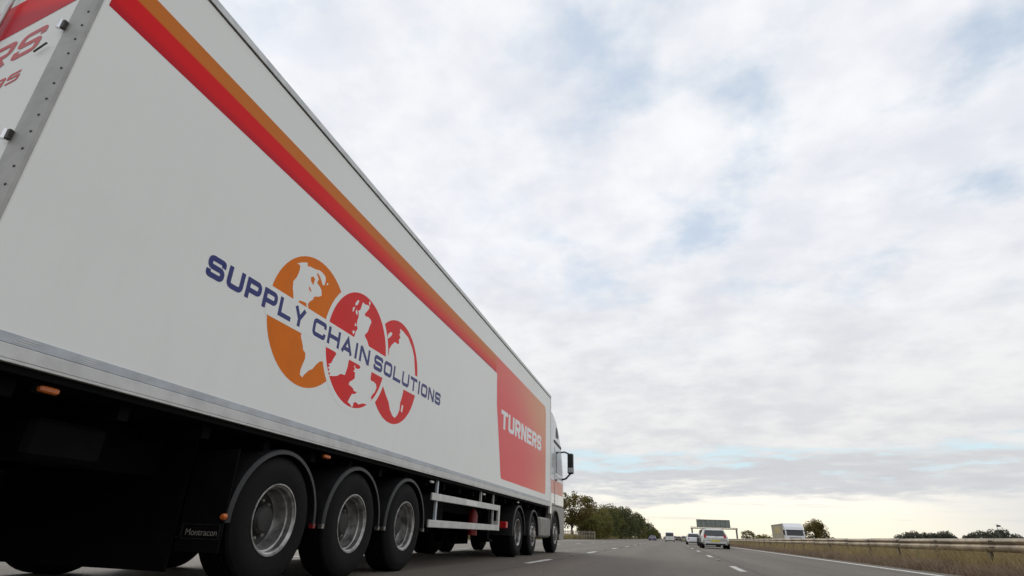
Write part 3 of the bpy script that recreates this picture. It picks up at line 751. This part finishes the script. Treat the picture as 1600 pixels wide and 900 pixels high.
# --- printed livery on the side
flip_out(side_poly('stripe', [(.06, 3.51), (9.02, 3.515), (9.02, 3.87), (.06, 3.87)], .0005, 'stripe_print'))
def arc(cy, cz, r, a0, a1, n=8): return [(cy + r * math.cos(R(a0 + (a1 - a0) * i / n)), cz + r * math.sin(R(a0 + (a1 - a0) * i / n))) for i in range(n + 1)]
flip_out(side_poly('livery_panel', [(9.023, 3.515)] + arc(8.95, 3.42, .15, 40, -8, 5) + [(9.16, 2.9), (9.60, 1.62)] + arc(9.72, 1.59, .11, 180, 270, 4) + arc(14.02, 1.62, .14, -90, 0, 5) + arc(13.96, 3.66, .21, 0, 90, 6) + [(9.023, 3.87)], .0005, 'panel_print'))
b = MB(); word(b, 'TURNERS', 4.02, .385, .088, lambda u, v, d: (SX + .0008 + d, 9.52 + u, 2.475 + v + u * .018), .13, .16, aspect=.80)
flip_out(b.build('lettering', 'print_white', box))
LOGO = {'north_america': [(2.335, 2.762), (2.403, 2.807), (2.481, 2.843), (2.492, 2.808), (2.537, 2.825), (2.576, 2.829), (2.63, 2.839), (2.69, 2.857), (2.742, 2.855), (2.798, 2.84), (2.817, 2.806), (2.811, 2.741), (2.778, 2.736), (2.752, 2.766), (2.719, 2.793), (2.668, 2.821), (2.659, 2.796), (2.702, 2.764), (2.685, 2.715), (2.739, 2.698), (2.777, 2.674), (2.797, 2.621), (2.741, 2.587), (2.703, 2.576), (2.671, 2.548), (2.671, 2.523), (2.639, 2.5), (2.616, 2.471), (2.606, 2.452), (2.632, 2.409), (2.61, 2.4), (2.583, 2.452), (2.545, 2.451), (2.475, 2.437), (2.467, 2.415), (2.388, 2.411), (2.372, 2.46), (2.347, 2.507), (2.335, 2.577), (2.369, 2.631), (2.387, 2.689), (2.391, 2.749), (2.377, 2.768)], 'bay': [(2.576, 2.727), (2.608, 2.752), (2.645, 2.738), (2.634, 2.667), (2.616, 2.674), (2.587, 2.691)], 'bay2': [(2.571, 2.614), (2.586, 2.629), (2.624, 2.597), (2.604, 2.584)], 'islet': [(2.848, 2.789), (2.875, 2.788), (2.864, 2.766), (2.841, 2.767)], 'south_america': [(2.6, 2.157), (2.596, 2.123), (2.649, 2.049), (2.669, 2.009), (2.714, 1.986), (2.723, 1.934), (2.7, 1.864), (2.686, 1.815), (2.692, 1.772), (2.734, 1.756), (2.754, 1.789), (2.812, 1.845), (2.865, 1.874), (2.91, 1.933), (2.968, 1.983), (3.023, 1.994), (3.006, 2.105), (2.956, 2.158)], 'scotland': [(3.576, 2.861), (3.583, 2.871), (3.631, 2.863), (3.729, 2.888), (3.738, 2.856), (3.696, 2.8), (3.654, 2.75), (3.678, 2.734), (3.749, 2.747), (3.81, 2.735), (3.827, 2.711), (3.798, 2.642), (3.779, 2.577), (3.721, 2.518), (3.735, 2.499), (3.789, 2.474), (3.846, 2.421), (3.811, 2.396), (3.506, 2.398), (3.523, 2.487), (3.553, 2.535), (3.525, 2.572), (3.52, 2.617), (3.534, 2.661), (3.532, 2.698), (3.512, 2.738), (3.55, 2.763), (3.559, 2.795)], 'isle_a': [(3.477, 2.857), (3.501, 2.85), (3.477, 2.796), (3.44, 2.772), (3.426, 2.79), (3.45, 2.829)], 'isle_b': [(3.436, 2.758), (3.418, 2.697), (3.398, 2.679), (3.392, 2.729)], 'isle_c': [(3.475, 2.743), (3.509, 2.699), (3.486, 2.675), (3.459, 2.708)], 'isle_d': [(3.713, 2.942), (3.751, 2.932), (3.744, 2.901), (3.716, 2.898)], 'isle_e': [(3.493, 2.59), (3.523, 2.553), (3.48, 2.546)], 'isle_f': [(3.47, 2.492), (3.509, 2.482), (3.484, 2.441), (3.456, 2.464)], 'ireland': [(3.165, 2.158), (3.224, 2.139), (3.183, 2.071), (3.158, 2.019), (3.109, 1.995), (3.143, 1.987), (3.113, 1.956), (3.15, 1.949), (3.124, 1.919), (3.173, 1.915), (3.159, 1.884), (3.242, 1.904), (3.302, 1.922), (3.359, 1.96), (3.443, 1.969), (3.451, 1.999), (3.469, 2.061), (3.475, 2.149), (3.309, 2.185)], 'england': [(3.697, 2.17), (3.733, 2.125), (3.679, 2.1), (3.626, 2.1), (3.611, 2.125), (3.594, 2.106), (3.626, 2.086), (3.599, 2.051), (3.637, 2.05), (3.646, 1.985), (3.609, 1.956), (3.554, 1.923), (3.545, 1.892), (3.602, 1.883), (3.642, 1.873), (3.667, 1.851), (3.736, 1.851), (3.695, 1.82), (3.641, 1.812), (3.609, 1.767), (3.576, 1.709), (3.63, 1.697), (3.668, 1.676), (3.694, 1.688), (3.694, 1.725), (3.735, 1.744), (3.805, 1.73), (3.893, 1.762), (4.01, 1.769), (4.081, 1.85), (4.05, 1.857), (4.079, 1.904), (4.126, 1.945), (4.153, 2.003), (4.132, 2.039), (4.074, 2.055), (4.013, 2.05), (3.988, 2.064), (3.987, 2.155), (3.893, 2.18)], 'europe': [(4.568, 2.896), (4.668, 2.891), (4.839, 2.859), (4.99, 2.762), (5.08, 2.661), (5.143, 2.496), (5.168, 2.434), (4.8, 2.384), (4.275, 2.41), (4.351, 2.466), (4.35, 2.55), (4.397, 2.616), (4.472, 2.68), (4.549, 2.677), (4.593, 2.697), (4.573, 2.743), (4.61, 2.782), (4.57, 2.813), (4.593, 2.847)], 'greenland': [(4.261, 2.655), (4.272, 2.719), (4.331, 2.767), (4.376, 2.763), (4.365, 2.734), (4.314, 2.682)], 'africa': [(4.299, 2.07), (4.412, 1.971), (4.498, 1.911), (4.556, 1.828), (4.643, 1.766), (4.718, 1.757), (4.778, 1.809), (4.816, 1.882), (4.813, 1.963), (4.847, 2.054), (4.868, 2.152), (4.81, 2.197), (4.275, 2.159)], 'madagascar': [(4.872, 1.959), (4.914, 1.948), (4.899, 1.857), (4.856, 1.873)]}
def disc(cy, cz, r, n=56): return [(cy + r * math.cos(2 * math.pi * i / n), cz + r * math.sin(2 * math.pi * i / n)) for i in range(n)]
D1, D2, D3 = (4.397 - OY, 2.31, .643), (5.329 - OY, 2.317, .649), (6.286 - OY, 2.326, .658)
flip_out(side_poly('logo_disc', disc(*D1), .00015, 'logo_orange'))
flip_out(side_poly('logo_disc', disc(*D3), .00015, 'logo_red'))
for k in ('north_america', 'south_america', 'europe', 'greenland', 'africa', 'madagascar', 'islet'):
    flip_out(side_poly('globe_land', LOGO[k], .00027, 'white_panel'))
for k in ('bay', 'bay2'): flip_out(side_poly('globe_water', LOGO[k], .00039, 'logo_orange'))
flip_out(side_poly('logo_ring', disc(D2[0], D2[1], D2[2] + .062), .00051, 'white_panel'))
flip_out(side_poly('logo_disc', disc(*D2), .00063, 'logo_red'))
for k in ('scotland', 'ireland', 'england', 'isle_a', 'isle_b', 'isle_c', 'isle_d', 'isle_e', 'isle_f'):
    flip_out(side_poly('globe_land', LOGO[k], .00075, 'white_panel'))
flip_out(side_poly('logo_band', [(2.055, 2.146), (5.275, 2.157), (5.275, 2.427), (2.055, 2.413)], .00087, 'white_panel'))
for txt, y0, y1 in (('SUPPLY', 3.035, 4.305), ('CHAIN', 4.435, 5.59), ('SOLUTIONS', 5.70, 7.835)):
    b = MB(); word(b, txt, y1 - y0, .182, .0445, lambda u, v, d: (SX + .00102 + d, Y(y0) + u, 2.187 + v + (y0 + u - 3) * .0045), .17, .21)
    flip_out(b.build('lettering', 'navy', box))

# --- rear frame, doors
for s in (-1, 1):
    x0, x1 = (W - .19, W + .004) if s > 0 else (-W - .004, -W + .19)
    ps = MB().box(x0, x1, 0, .022, 1.02, TT + .004).build('rear_post', 'steel_post', lorry, bevel=.006)
    if s > 0:
        rv = MB().lathe('y', (0, 0, 0), [(-.006, 0), (-.005, .006), (0, .009)], 8).mesh('rivet', 'bolt_dark')
        for i in range(27):
            o = bpy.data.objects.new('rivet', rv); COL.objects.link(o); o.parent = ps; o.location = (W - .045, 0, 1.15 + i * .118)
    for z in (1.55, 2.44, 3.30, 4.12):
        xc = s * (W - .195)
        hg = MB().box(xc - .004, xc + .020, -.026, .0, z - .034, z + .034, .004).build('hinge', 'bolt_dark', lorry)
        MB().tube([(xc - s * .013, -.022, z - .032), (xc - s * .013, -.022, z + .032)], .0135, 10).build('hinge_pin', 'chrome', hg, True)
MB().box(-W + .19, W - .19, 0.002, .022, TT - .12, TT).build('rear_header', 'steel_post', lorry, bevel=.004)
MB().box(-W + .19, W - .19, 0.002, .022, 1.02, 1.24).build('rear_sill', 'steel_post', lorry, bevel=.004)
for s in (-1, 1):
    xa, xb = (.006, W - .20) if s > 0 else (-W + .20, -.006)
    dr = MB().box(xa, xb, .008, .022, 1.245, TT - .125).build('rear_door', 'white_panel', lorry, bevel=.006)
    for xr in ((xa + .20, xb - .62)):
        rd = MB().tube([(xr, -.022, 1.12), (xr, -.022, 2.6), (xr, -.022, TT - .06)], .014, 10).build('lock_rod', 'aluminium', dr, True)
    if s > 0:
        MB().box(xa + .17, xa + .23, -.03, .007, 2.0, 2.08).build('rod_clamp', 'bolt_dark', dr)
        # small door retainer near the hinge side
        MB().tube([(W - .35, -.010, 3.115), (W - .26, -.014, 3.165)], .006, 6).build('door_retainer', 'bolt_dark', dr)
T0 = math.tan(R(23))
def rear_poly(name, pts, off, material, parent):
    o = MB().add([(x, .0075 - off, z) for x, z in pts], [tuple(range(len(pts)))]).build(name, material, parent)
    for p in o.data.polygons:
        if p.normal.y > 0: p.flip()
    o.data.update(); return o
def tz(x, z): return z + (x - (W - .20)) * T0      # the rear print climbs towards the right-hand post
rear_poly('stripe', [(.02, tz(.02, 3.57)), (W - .205, 3.57), (W - .205, 3.93), (.02, tz(.02, 3.93))], .001, 'stripe_print', dr)
def rear_word(txt, xend, zbase, length, H, th, mtl):
    b = MB(); ang = R(22); ca, sa = math.cos(ang), math.sin(ang); sl = .22
    word(b, txt, length, H, th, lambda u, v, d: (xend + (u - length + v * sl) * ca - v * sa * .3, .006 - d, zbase + (u - length) * sa + v * ca), .16, .16)
    o = b.build('lettering', mtl, dr)
    for p in o.data.polygons:
        if p.normal.y > 0: p.flip()
    o.data.update()
rear_word('RS', W - .385, 3.165, .44, .245, .045, 'text_red')
rear_word('35', W - .41, 2.915, .22, .10, .02, 'text_red')

WY0 = 4.4528 - OY
# --- under the trailer
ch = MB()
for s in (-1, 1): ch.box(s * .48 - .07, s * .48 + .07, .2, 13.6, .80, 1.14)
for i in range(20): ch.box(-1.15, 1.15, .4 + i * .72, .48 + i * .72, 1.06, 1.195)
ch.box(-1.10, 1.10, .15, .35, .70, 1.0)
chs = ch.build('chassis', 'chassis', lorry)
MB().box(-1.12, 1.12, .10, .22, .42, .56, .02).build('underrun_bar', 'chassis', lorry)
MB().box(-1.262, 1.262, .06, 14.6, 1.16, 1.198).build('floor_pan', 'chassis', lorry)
MB().box(-.9, .9, 6.3, 7.6, .55, 1.0, .03).build('added_dark_box', 'chassis', lorry)  # unseen box added to fill the underbody and darken it
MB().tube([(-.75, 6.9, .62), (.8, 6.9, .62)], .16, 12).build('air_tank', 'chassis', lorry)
for y0, y1 in ((.25, 2.1), (6.1, 11.4)): MB().box(-W + .03, -W + .055, y0, y1, .13, 1.16).build('light_block_skirt', 'chassis', lorry)  # unseen far-side skirts, added to shut light out from under the trailer
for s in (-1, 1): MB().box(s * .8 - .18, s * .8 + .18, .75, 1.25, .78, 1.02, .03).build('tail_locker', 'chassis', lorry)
MB().box(-W + .06, W - .43, WY0 - .64, WY0 - .62, .13, 1.1).build('light_block_screen', 'chassis', lorry)  # wide sheet added to hide the bright road beyond and keep this dark
MB().box(-1.2, 1.2, .04, .09, .56, 1.015, .01).build('light_block_panel', 'chassis', lorry)  # panel without lamps, added to stop light entering from the rear
MB().box(-.55, .55, 2.2, 6.0, .62, .80).build('added_dark_core', 'chassis', lorry)  # solid dark block added between the wheels to close off the underside
def truck_wheel(y, r=.52, wd=.36, style='deep', xo=.02, rim_r=.287):
    for s in (1, -1):
        xc = s * (W - xo - wd / 2); o = wd / 2
        wh = MB().lathe('x', (xc, y, r), [(-s * o, rim_r), (-s * o, r * .86), (-s * o * .8, r * .965)] , 40).build('wheel', 'rubber', lorry, True)
        tp = [(-.80 * o, r * .965), (-.72 * o, r)]
        for k in range(5):   # circumferential grooves
            g = (-.5 + .25 * k) * o; tp += [(g - .012, r), (g - .010, r - .014), (g + .010, r - .014), (g + .012, r)]
        tp += [(.72 * o, r), (.80 * o, r * .965)]
        MB().lathe('x', (xc, y, r), [(s * a, q) for a, q in tp], 48).build('tread', 'tread', wh, True)
        sw = [(.80 * o, r * .965), (.93 * o, r * .90), (.985 * o, r * .83), (1.0 * o, r * .75), (.985 * o, r * .66), (.95 * o, rim_r + .020), (.93 * o, rim_r + .004)]
        MB().lathe('x', (xc, y, r), [(s * a, q) for a, q in sw], 48).build('tyre', 'rubber', wh, True)
        if style == 'deep':
            rp = [(.93 * o, rim_r + .004), (.965 * o, rim_r + .002), (.965 * o, rim_r - .008), (.90 * o, rim_r - .014), (.86 * o, rim_r - .028), (.60 * o, rim_r - .032), (.56 * o, rim_r - .045), (.10 * o, rim_r - .052), (-.05 * o, rim_r - .07)]
            dp = [(-.05 * o, rim_r - .07), (-.12 * o, rim_r - .10), (-.12 * o, .115)]
            hp = [(-.12 * o, .125), (.30 * o, .115), (.42 * o, .095), (.46 * o, .04), (.46 * o, 0)]
            nut_x, nut_r = -.12 * o, .150
        else:
            rp = [(.93 * o, rim_r + .004), (.965 * o, rim_r + .002), (.965 * o, rim_r - .008), (.85 * o, rim_r - .02), (.62 * o, rim_r - .035)]
            dp = [(.62 * o, rim_r - .035), (.66 * o, rim_r - .06), (.95 * o, .19), (1.0 * o, .175), (1.0 * o, .12)]
            hp = [(1.0 * o, .115), (1.25 * o, .105), (1.32 * o, .08), (1.34 * o, 0)]
            nut_x, nut_r = 1.0 * o, .147
        rm = MB().lathe('x', (xc, y, r), [(s * a, q) for a, q in rp], 48).build('rim', 'rim', wh, True)
        MB().lathe('x', (xc, y, r), [(s * a, q) for a, q in dp], 40).build('wheel_disc', 'rim_dark' if style == 'deep' else 'rim', wh, True)
        MB().lathe('x', (xc, y, r), [(s * a, q) for a, q in hp], 24).build('hub', 'rim_dark' if style != 'convex' else 'cab_grey', wh, True)
        if s > 0:
            nm = MB().lathe('x', (0, 0, 0), [(0, .019), (.03, .019), (.042, .012), (.042, 0)], 8).mesh('wheel_nut', 'nut')
            for k in range(10):
                a = 2 * math.pi * k / 10 + y
                ob = bpy.data.objects.new('wheel_nut', nm); COL.objects.link(ob); ob.parent = wh
                ob.location = (xc + nut_x, y + nut_r * math.cos(a), r + nut_r * math.sin(a))
WY = [4.4528 - OY + i * 1.31 for i in range(3)]
for y in WY:
    truck_wheel(y)
    MB().tube([(-W + .3, y, .52), (W - .3, y, .52)], .07, 12).build('axle', 'chassis', lorry)
    for s in (-1, 1): MB().lathe('z', (s * .48, y + .38, .45), [(0, .10), (.05, .13), (.28, .13), (.36, .10)], 14).build('air_bag', 'chassis', lorry, True)
def mudguard(yc, zc, r, x0, x1, a0, a1, material='black_plastic', thick=.014):
    mb = MB(); n = 26
    pr = [(x0, r), (x1 - .012, r), (x1, r - .010), (x1 + .002, r - .040), (x1 - .006, r - .042), (x1 - .010, r - thick), (x0, r - thick), (x0, r)]
    mb.lathe('x', (0, yc, zc), pr, n, R(a0), R(a1))
    o = mb.build('mudguard', material, lorry, True); fix_normals(o); return o
for i, y in enumerate(WY):
    for s in (1, -1):
        g = mudguard(y, .50, .596, *( (W - .42, W - .012) if s > 0 else (-W + .02, -W + .42)), -2, 182)
        if s > 0:
            MB().box(W - .06, W - .008, y + .560, y + .600, .455, .50, .006).build('end_cap', 'red_paint' if i == 0 else 'nut', g)
            if i > 0: MB().box(W - .06, W - .006, y - .602, y - .560, .455, .50, .006).build('end_cap', 'nut', g)
fl = MB().box(W - .42, W - .02, WY[0] - .612, WY[0] - .600, .27, 1.02).build('mud_flap', 'chassis', lorry)
am = MB().lathe('y', (W - .03, WY[0] - .60, .52), [(-.035, 0), (-.032, .018), (-.012, .026), (0, .026)], 14).build('side_marker', 'amber', lorry, True)
tcv = bpy.data.curves.new('flap_text', 'FONT'); tcv.body = 'Montracon'; tcv.size = .066; tcv.align_x = 'CENTER'; tcv.extrude = .0008
to = bpy.data.objects.new('flap_tmp', tcv); COL.objects.link(to)
dgx = bpy.context.evaluated_depsgraph_get(); tme = bpy.data.meshes.new_from_object(to.evaluated_get(dgx)); bpy.data.objects.remove(to)
tme.materials.clear(); tme.materials.append(MATS['cab_grey'])
lt = bpy.data.objects.new('lettering', tme); COL.objects.link(lt); lt.parent = fl; lt.rotation_euler = (R(90), 0, 0); lt.location = (W - .20, WY[0] - .6145, .385)
b = MB()
for x0, x1, z0, z1 in ((W - .385, W - .035, .360, .364), (W - .385, W - .035, .460, .464), (W - .385, W - .381, .364, .46), (W - .039, W - .035, .364, .46)): b.box(x0, x1, WY[0] - .616, WY[0] - .6121, z0, z1)
b.build('label_border', 'rim_dark', fl)
for y in (Y(2.29), Y(5.12), Y(7.9), Y(10.43), Y(13.02)):
    lm = MB().box(W - .075, W - .035, y - .055, y + .055, 1.105, 1.140, .008).build('side_marker', 'amber' if y < 6 else 'alu_pale', lorry)
    MB().box(W - .085, W - .076, y - .07, y + .07, 1.10, 1.17).build('marker_bracket', 'chassis', lm)
# side guard
gd = MB().box(W - .045, W - .015, Y(7.88), Y(11.42), .875, .975).build('side_guard', 'alu_pale', lorry, bevel=.006)
MB().box(W - .045, W - .015, Y(7.83), Y(11.37), .515, .615).build('guard_rail', 'alu_pale', gd, bevel=.006)
MB().add([(W - .048, Y(11.30), .514), (W - .012, Y(11.30), .514), (W - .012, Y(11.40), .514), (W - .048, Y(11.40), .514), (W - .048, Y(11.33), .976), (W - .012, Y(11.33), .976), (W - .012, Y(11.43), .976), (W - .048, Y(11.43), .976)],
         [(0, 3, 2, 1), (4, 5, 6, 7), (0, 1, 5, 4), (1, 2, 6, 5), (2, 3, 7, 6), (3, 0, 4, 7)]).build('guard_end', 'alu_pale', gd)
MB().box(W - .0145, W - .012, Y(9.35), Y(9.95), .885, .965).build('reflector', 'plate_white', gd)
for y in (8.12, 10.25, 11.05): MB().box(W - .08, W - .047, Y(y), Y(y) + .05, .515 if y != 10.25 else .90, 1.165).build('guard_post', 'kick_grey' if y < 9 else 'steel_post', gd)
MB().lathe('z', (W - .34, Y(10.72), .42), [(0, 0), (.0, .09), (.36, .09), (.42, .06), (.46, .02), (.46, 0)], 16).build('fire_extinguisher', 'red_paint', lorry, True)
for s in (-1, 1):
    lg = MB().box(s * .85 - .07, s * .85 + .07, Y(11.75), Y(11.9), .35, 1.16).build('landing_leg', 'chassis', lorry)
    MB().box(s * .85 - .12, s * .85 + .12, Y(11.7), Y(11.95), .30, .35).build('foot', 'chassis', lg)

# --- tractor unit
tch = MB()
for s in (-1, 1): tch.box(s * .42 - .05, s * .42 + .05, Y(12.3), Y(18.6), .62, .90)
tch.box(-1.1, 1.1, Y(13.6), Y(14.1), .45, .85).box(-1.0, 1.0, Y(16.0), Y(18.4), .45, 1.2)
tch.build('tractor_chassis', 'chassis', lorry)
MB().lathe('z', (0, Y(13.8), .92), [(0, 0), (0, .5), (.22, .5), (.22, 0)], 24).build('fifth_wheel', 'chassis', lorry)
truck_wheel(Y(13.10), .50, .55, 'deep', .05, .275)
truck_wheel(Y(14.62), .47, .30, 'convex', .06, .26)
truck_wheel(Y(17.45), .51, .30, 'convex', .03, .275)
for yy, r in ((13.10, .575), (14.62, .545)):
    for s in (1, -1): mudguard(Y(yy), .49, r, *((W - .56, W - .028) if s > 0 else (-W + .028, -W + .56)), -5, 186)
tk = MB().box(W - .50, W - .04, Y(15.35), Y(16.78), .40, .90, .05).build('fuel_tank', 'cab_grey', lorry)
for i in range(6): MB().box(W - .042, W - .030, Y(15.45) + i * .22, Y(15.49) + i * .22, .45, .85).build('tank_rib', 'steel_post', tk)
for y0, y1 in ((11.45, 12.45), (15.2, 16.8)): MB().box(-W + .03, -W + .06, Y(y0), Y(y1), .16, 1.10).build('light_block_skirt', 'chassis', lorry)  # skirts added along the tractor to darken its far side
MB().box(W - .30, W - .08, Y(12.16), Y(12.30), .57, .70, .01).build('tail_light', 'red_lens', lorry)
MB().box(W - .36, W - .302, Y(12.15), Y(12.30), .57, .70).build('reversing_light', 'plate_white', lorry)
cw = 1.245
shell = [(16.86, 1.255), (16.86, 3.98), (17.15, 3.98), (17.7, 3.80), (18.05, 3.57), (18.55, 3.10), (18.84, 2.5), (18.97, 2.0), (18.98, 1.255)]
cab = fix_normals(MB().prism([(Y(a), z) for a, z in shell], 'x', -cw, cw).build('cab', 'cab_white', lorry, bevel=.07))
arch = [(17.45 + .63 * math.cos(R(a)), .50 + .63 * math.sin(R(a))) for a in range(0, 181, 12)]
low = [(18.97, 1.25), (18.95, .62), (18.86, .33), (18.12, .33)] + arch + [(16.82, 1.25)]
fr = fix_normals(MB().prism([(Y(a), z) for a, z in low], 'x', cw - .16, cw + .004).build('lower_fairing', 'cab_grey', lorry, bevel=.02))
fix_normals(MB().prism([(Y(a), z) for a, z in low], 'x', -cw - .004, -cw + .16).build('lower_fairing', 'cab_grey', lorry, bevel=.02))
MB().box(-cw + .16, cw - .16, Y(18.55), Y(18.93), .36, 1.25).build('front_bumper', 'cab_grey', lorry, bevel=.03)
lip = MB().lathe('x', (0, Y(17.45), .50), [(cw - .02, .64), (cw + .03, .65), (cw + .03, .62), (cw - .02, .61)], 24, 0, math.pi).build('arch_lip', 'black_plastic', fr, True)
for s in (1, -1):
    a, c = (cw + .001, cw + .013) if s > 0 else (-cw - .013, -cw - .001)
    dp = [(17.38, 1.30), (17.38, 2.98), (18.42, 2.98), (18.66, 2.35), (18.72, 1.30)]
    door = fix_normals(MB().prism([(Y(p), z) for p, z in dp], 'x', a, c).build('door', 'cab_white', cab, bevel=.004))
    a2, c2 = (cw + .0135, cw + .019) if s > 0 else (-cw - .019, -cw - .0135)
    wp = [(17.52, 2.22), (17.52, 2.88), (18.32, 2.88), (18.53, 2.32), (18.50, 2.22)]
    fix_normals(MB().prism([(Y(p), z) for p, z in wp], 'x', a2, c2).build('side_window', 'glass', cab))
    MB().box(*((cw + .0135, cw + .035) if s > 0 else (-cw - .035, -cw - .0135)), Y(17.46), Y(17.62), 1.98, 2.03).build('door_handle', 'black_plastic', cab)
    fix_normals(MB().prism([(Y(p), z) for p, z in [(17.40, 1.60), (17.40, 1.98), (18.66, 1.98), (18.69, 1.60)]], 'x', *((cw + .0133, cw + .0165) if s > 0 else (-cw - .0165, -cw - .0133))).build('red_band', 'cab_red', cab))
    fix_normals(MB().prism([(Y(p), z) for p, z in [(16.90, 1.60), (16.90, 1.98), (17.36, 1.98), (17.36, 1.60)]], 'x', *((cw + .001, cw + .004) if s > 0 else (-cw - .004, -cw - .001))).build('red_band', 'cab_red', cab))
    fix_normals(MB().prism([(Y(p), z) for p, z in [(17.55, 3.28), (17.60, 3.60), (17.82, 3.58), (18.02, 3.38), (17.95, 3.28)]], 'x', *((cw + .001, cw + .006) if s > 0 else (-cw - .006, -cw - .001))).build('roof_window', 'black_plastic', cab))
    fix_normals(MB().prism([(Y(p), z) for p, z in [(17.30, 3.10), (17.30, 3.17), (18.42, 3.10), (18.46, 3.03)]], 'x', *((cw + .001, cw + .02) if s > 0 else (-cw - .02, -cw - .001))).build('roof_trim', 'black_plastic', cab))
    # air deflector closing the gap to the trailer
    MB().box(*((cw - .05, cw + .012) if s > 0 else (-cw - .012, -cw + .05)), Y(16.62), Y(16.84), 1.02, 3.86).build('side_deflector', 'cab_white', cab, bevel=.01)
    MB().box(*((cw + .0125, cw + .016) if s > 0 else (-cw - .016, -cw - .0125)), Y(16.64), Y(16.83), 1.60, 1.98).build('red_band', 'red_lens', cab)
    xm = s * (cw + .31)
    mr = MB().box(xm - .105, xm + .085, Y(18.50), Y(18.66), 2.28, 2.92, .03).build('mirror', 'black_gloss', lorry)
    MB().box(xm - .068, xm + .068, Y(18.485), Y(18.498), 2.50, 2.86).build('mirror_glass', 'black_plastic', mr)
    MB().box(xm - .068, xm + .068, Y(18.485), Y(18.498), 2.33, 2.47).build('mirror_glass', 'mirror', mr)
    MB().tube([(s * cw, Y(18.36), 2.93), (s * (cw + .12), Y(18.5), 2.96), (xm, Y(18.58), 2.88)], .026, 8).build('mirror_arm', 'black_plastic', mr, True)
    MB().tube([(s * cw, Y(18.55), 2.10), (s * (cw + .14), Y(18.58), 2.14), (xm, Y(18.6), 2.32)], .030, 8).build('mirror_arm', 'black_plastic', mr, True)
    MB().box(s * .95 - .2, s * .95 + .2, Y(18.90), Y(18.99), .72, .90, .02).build('headlight', 'mirror', lorry)
ws = [(18.862, 2.48), (18.572, 3.08)]
MB().add([(-1.1, Y(18.99), 2.02), (1.1, Y(18.99), 2.02), (1.08, Y(18.872), 2.48), (-1.08, Y(18.872), 2.48), (1.02, Y(18.60), 3.05), (-1.02, Y(18.60), 3.05)], [(0, 3, 2, 1), (3, 5, 4, 2)]).build('windscreen', 'glass', cab)
for k in range(4): MB().box(-.8, .8, Y(18.97), Y(19.0), 1.32 + k * .15, 1.42 + k * .15).build('grille_bar', 'black_plastic', cab)
MB().box(-1.0, 1.0, Y(16.88), Y(17.3), 3.985, 4.02).build('roof_spoiler', 'cab_white', cab, bevel=.015)
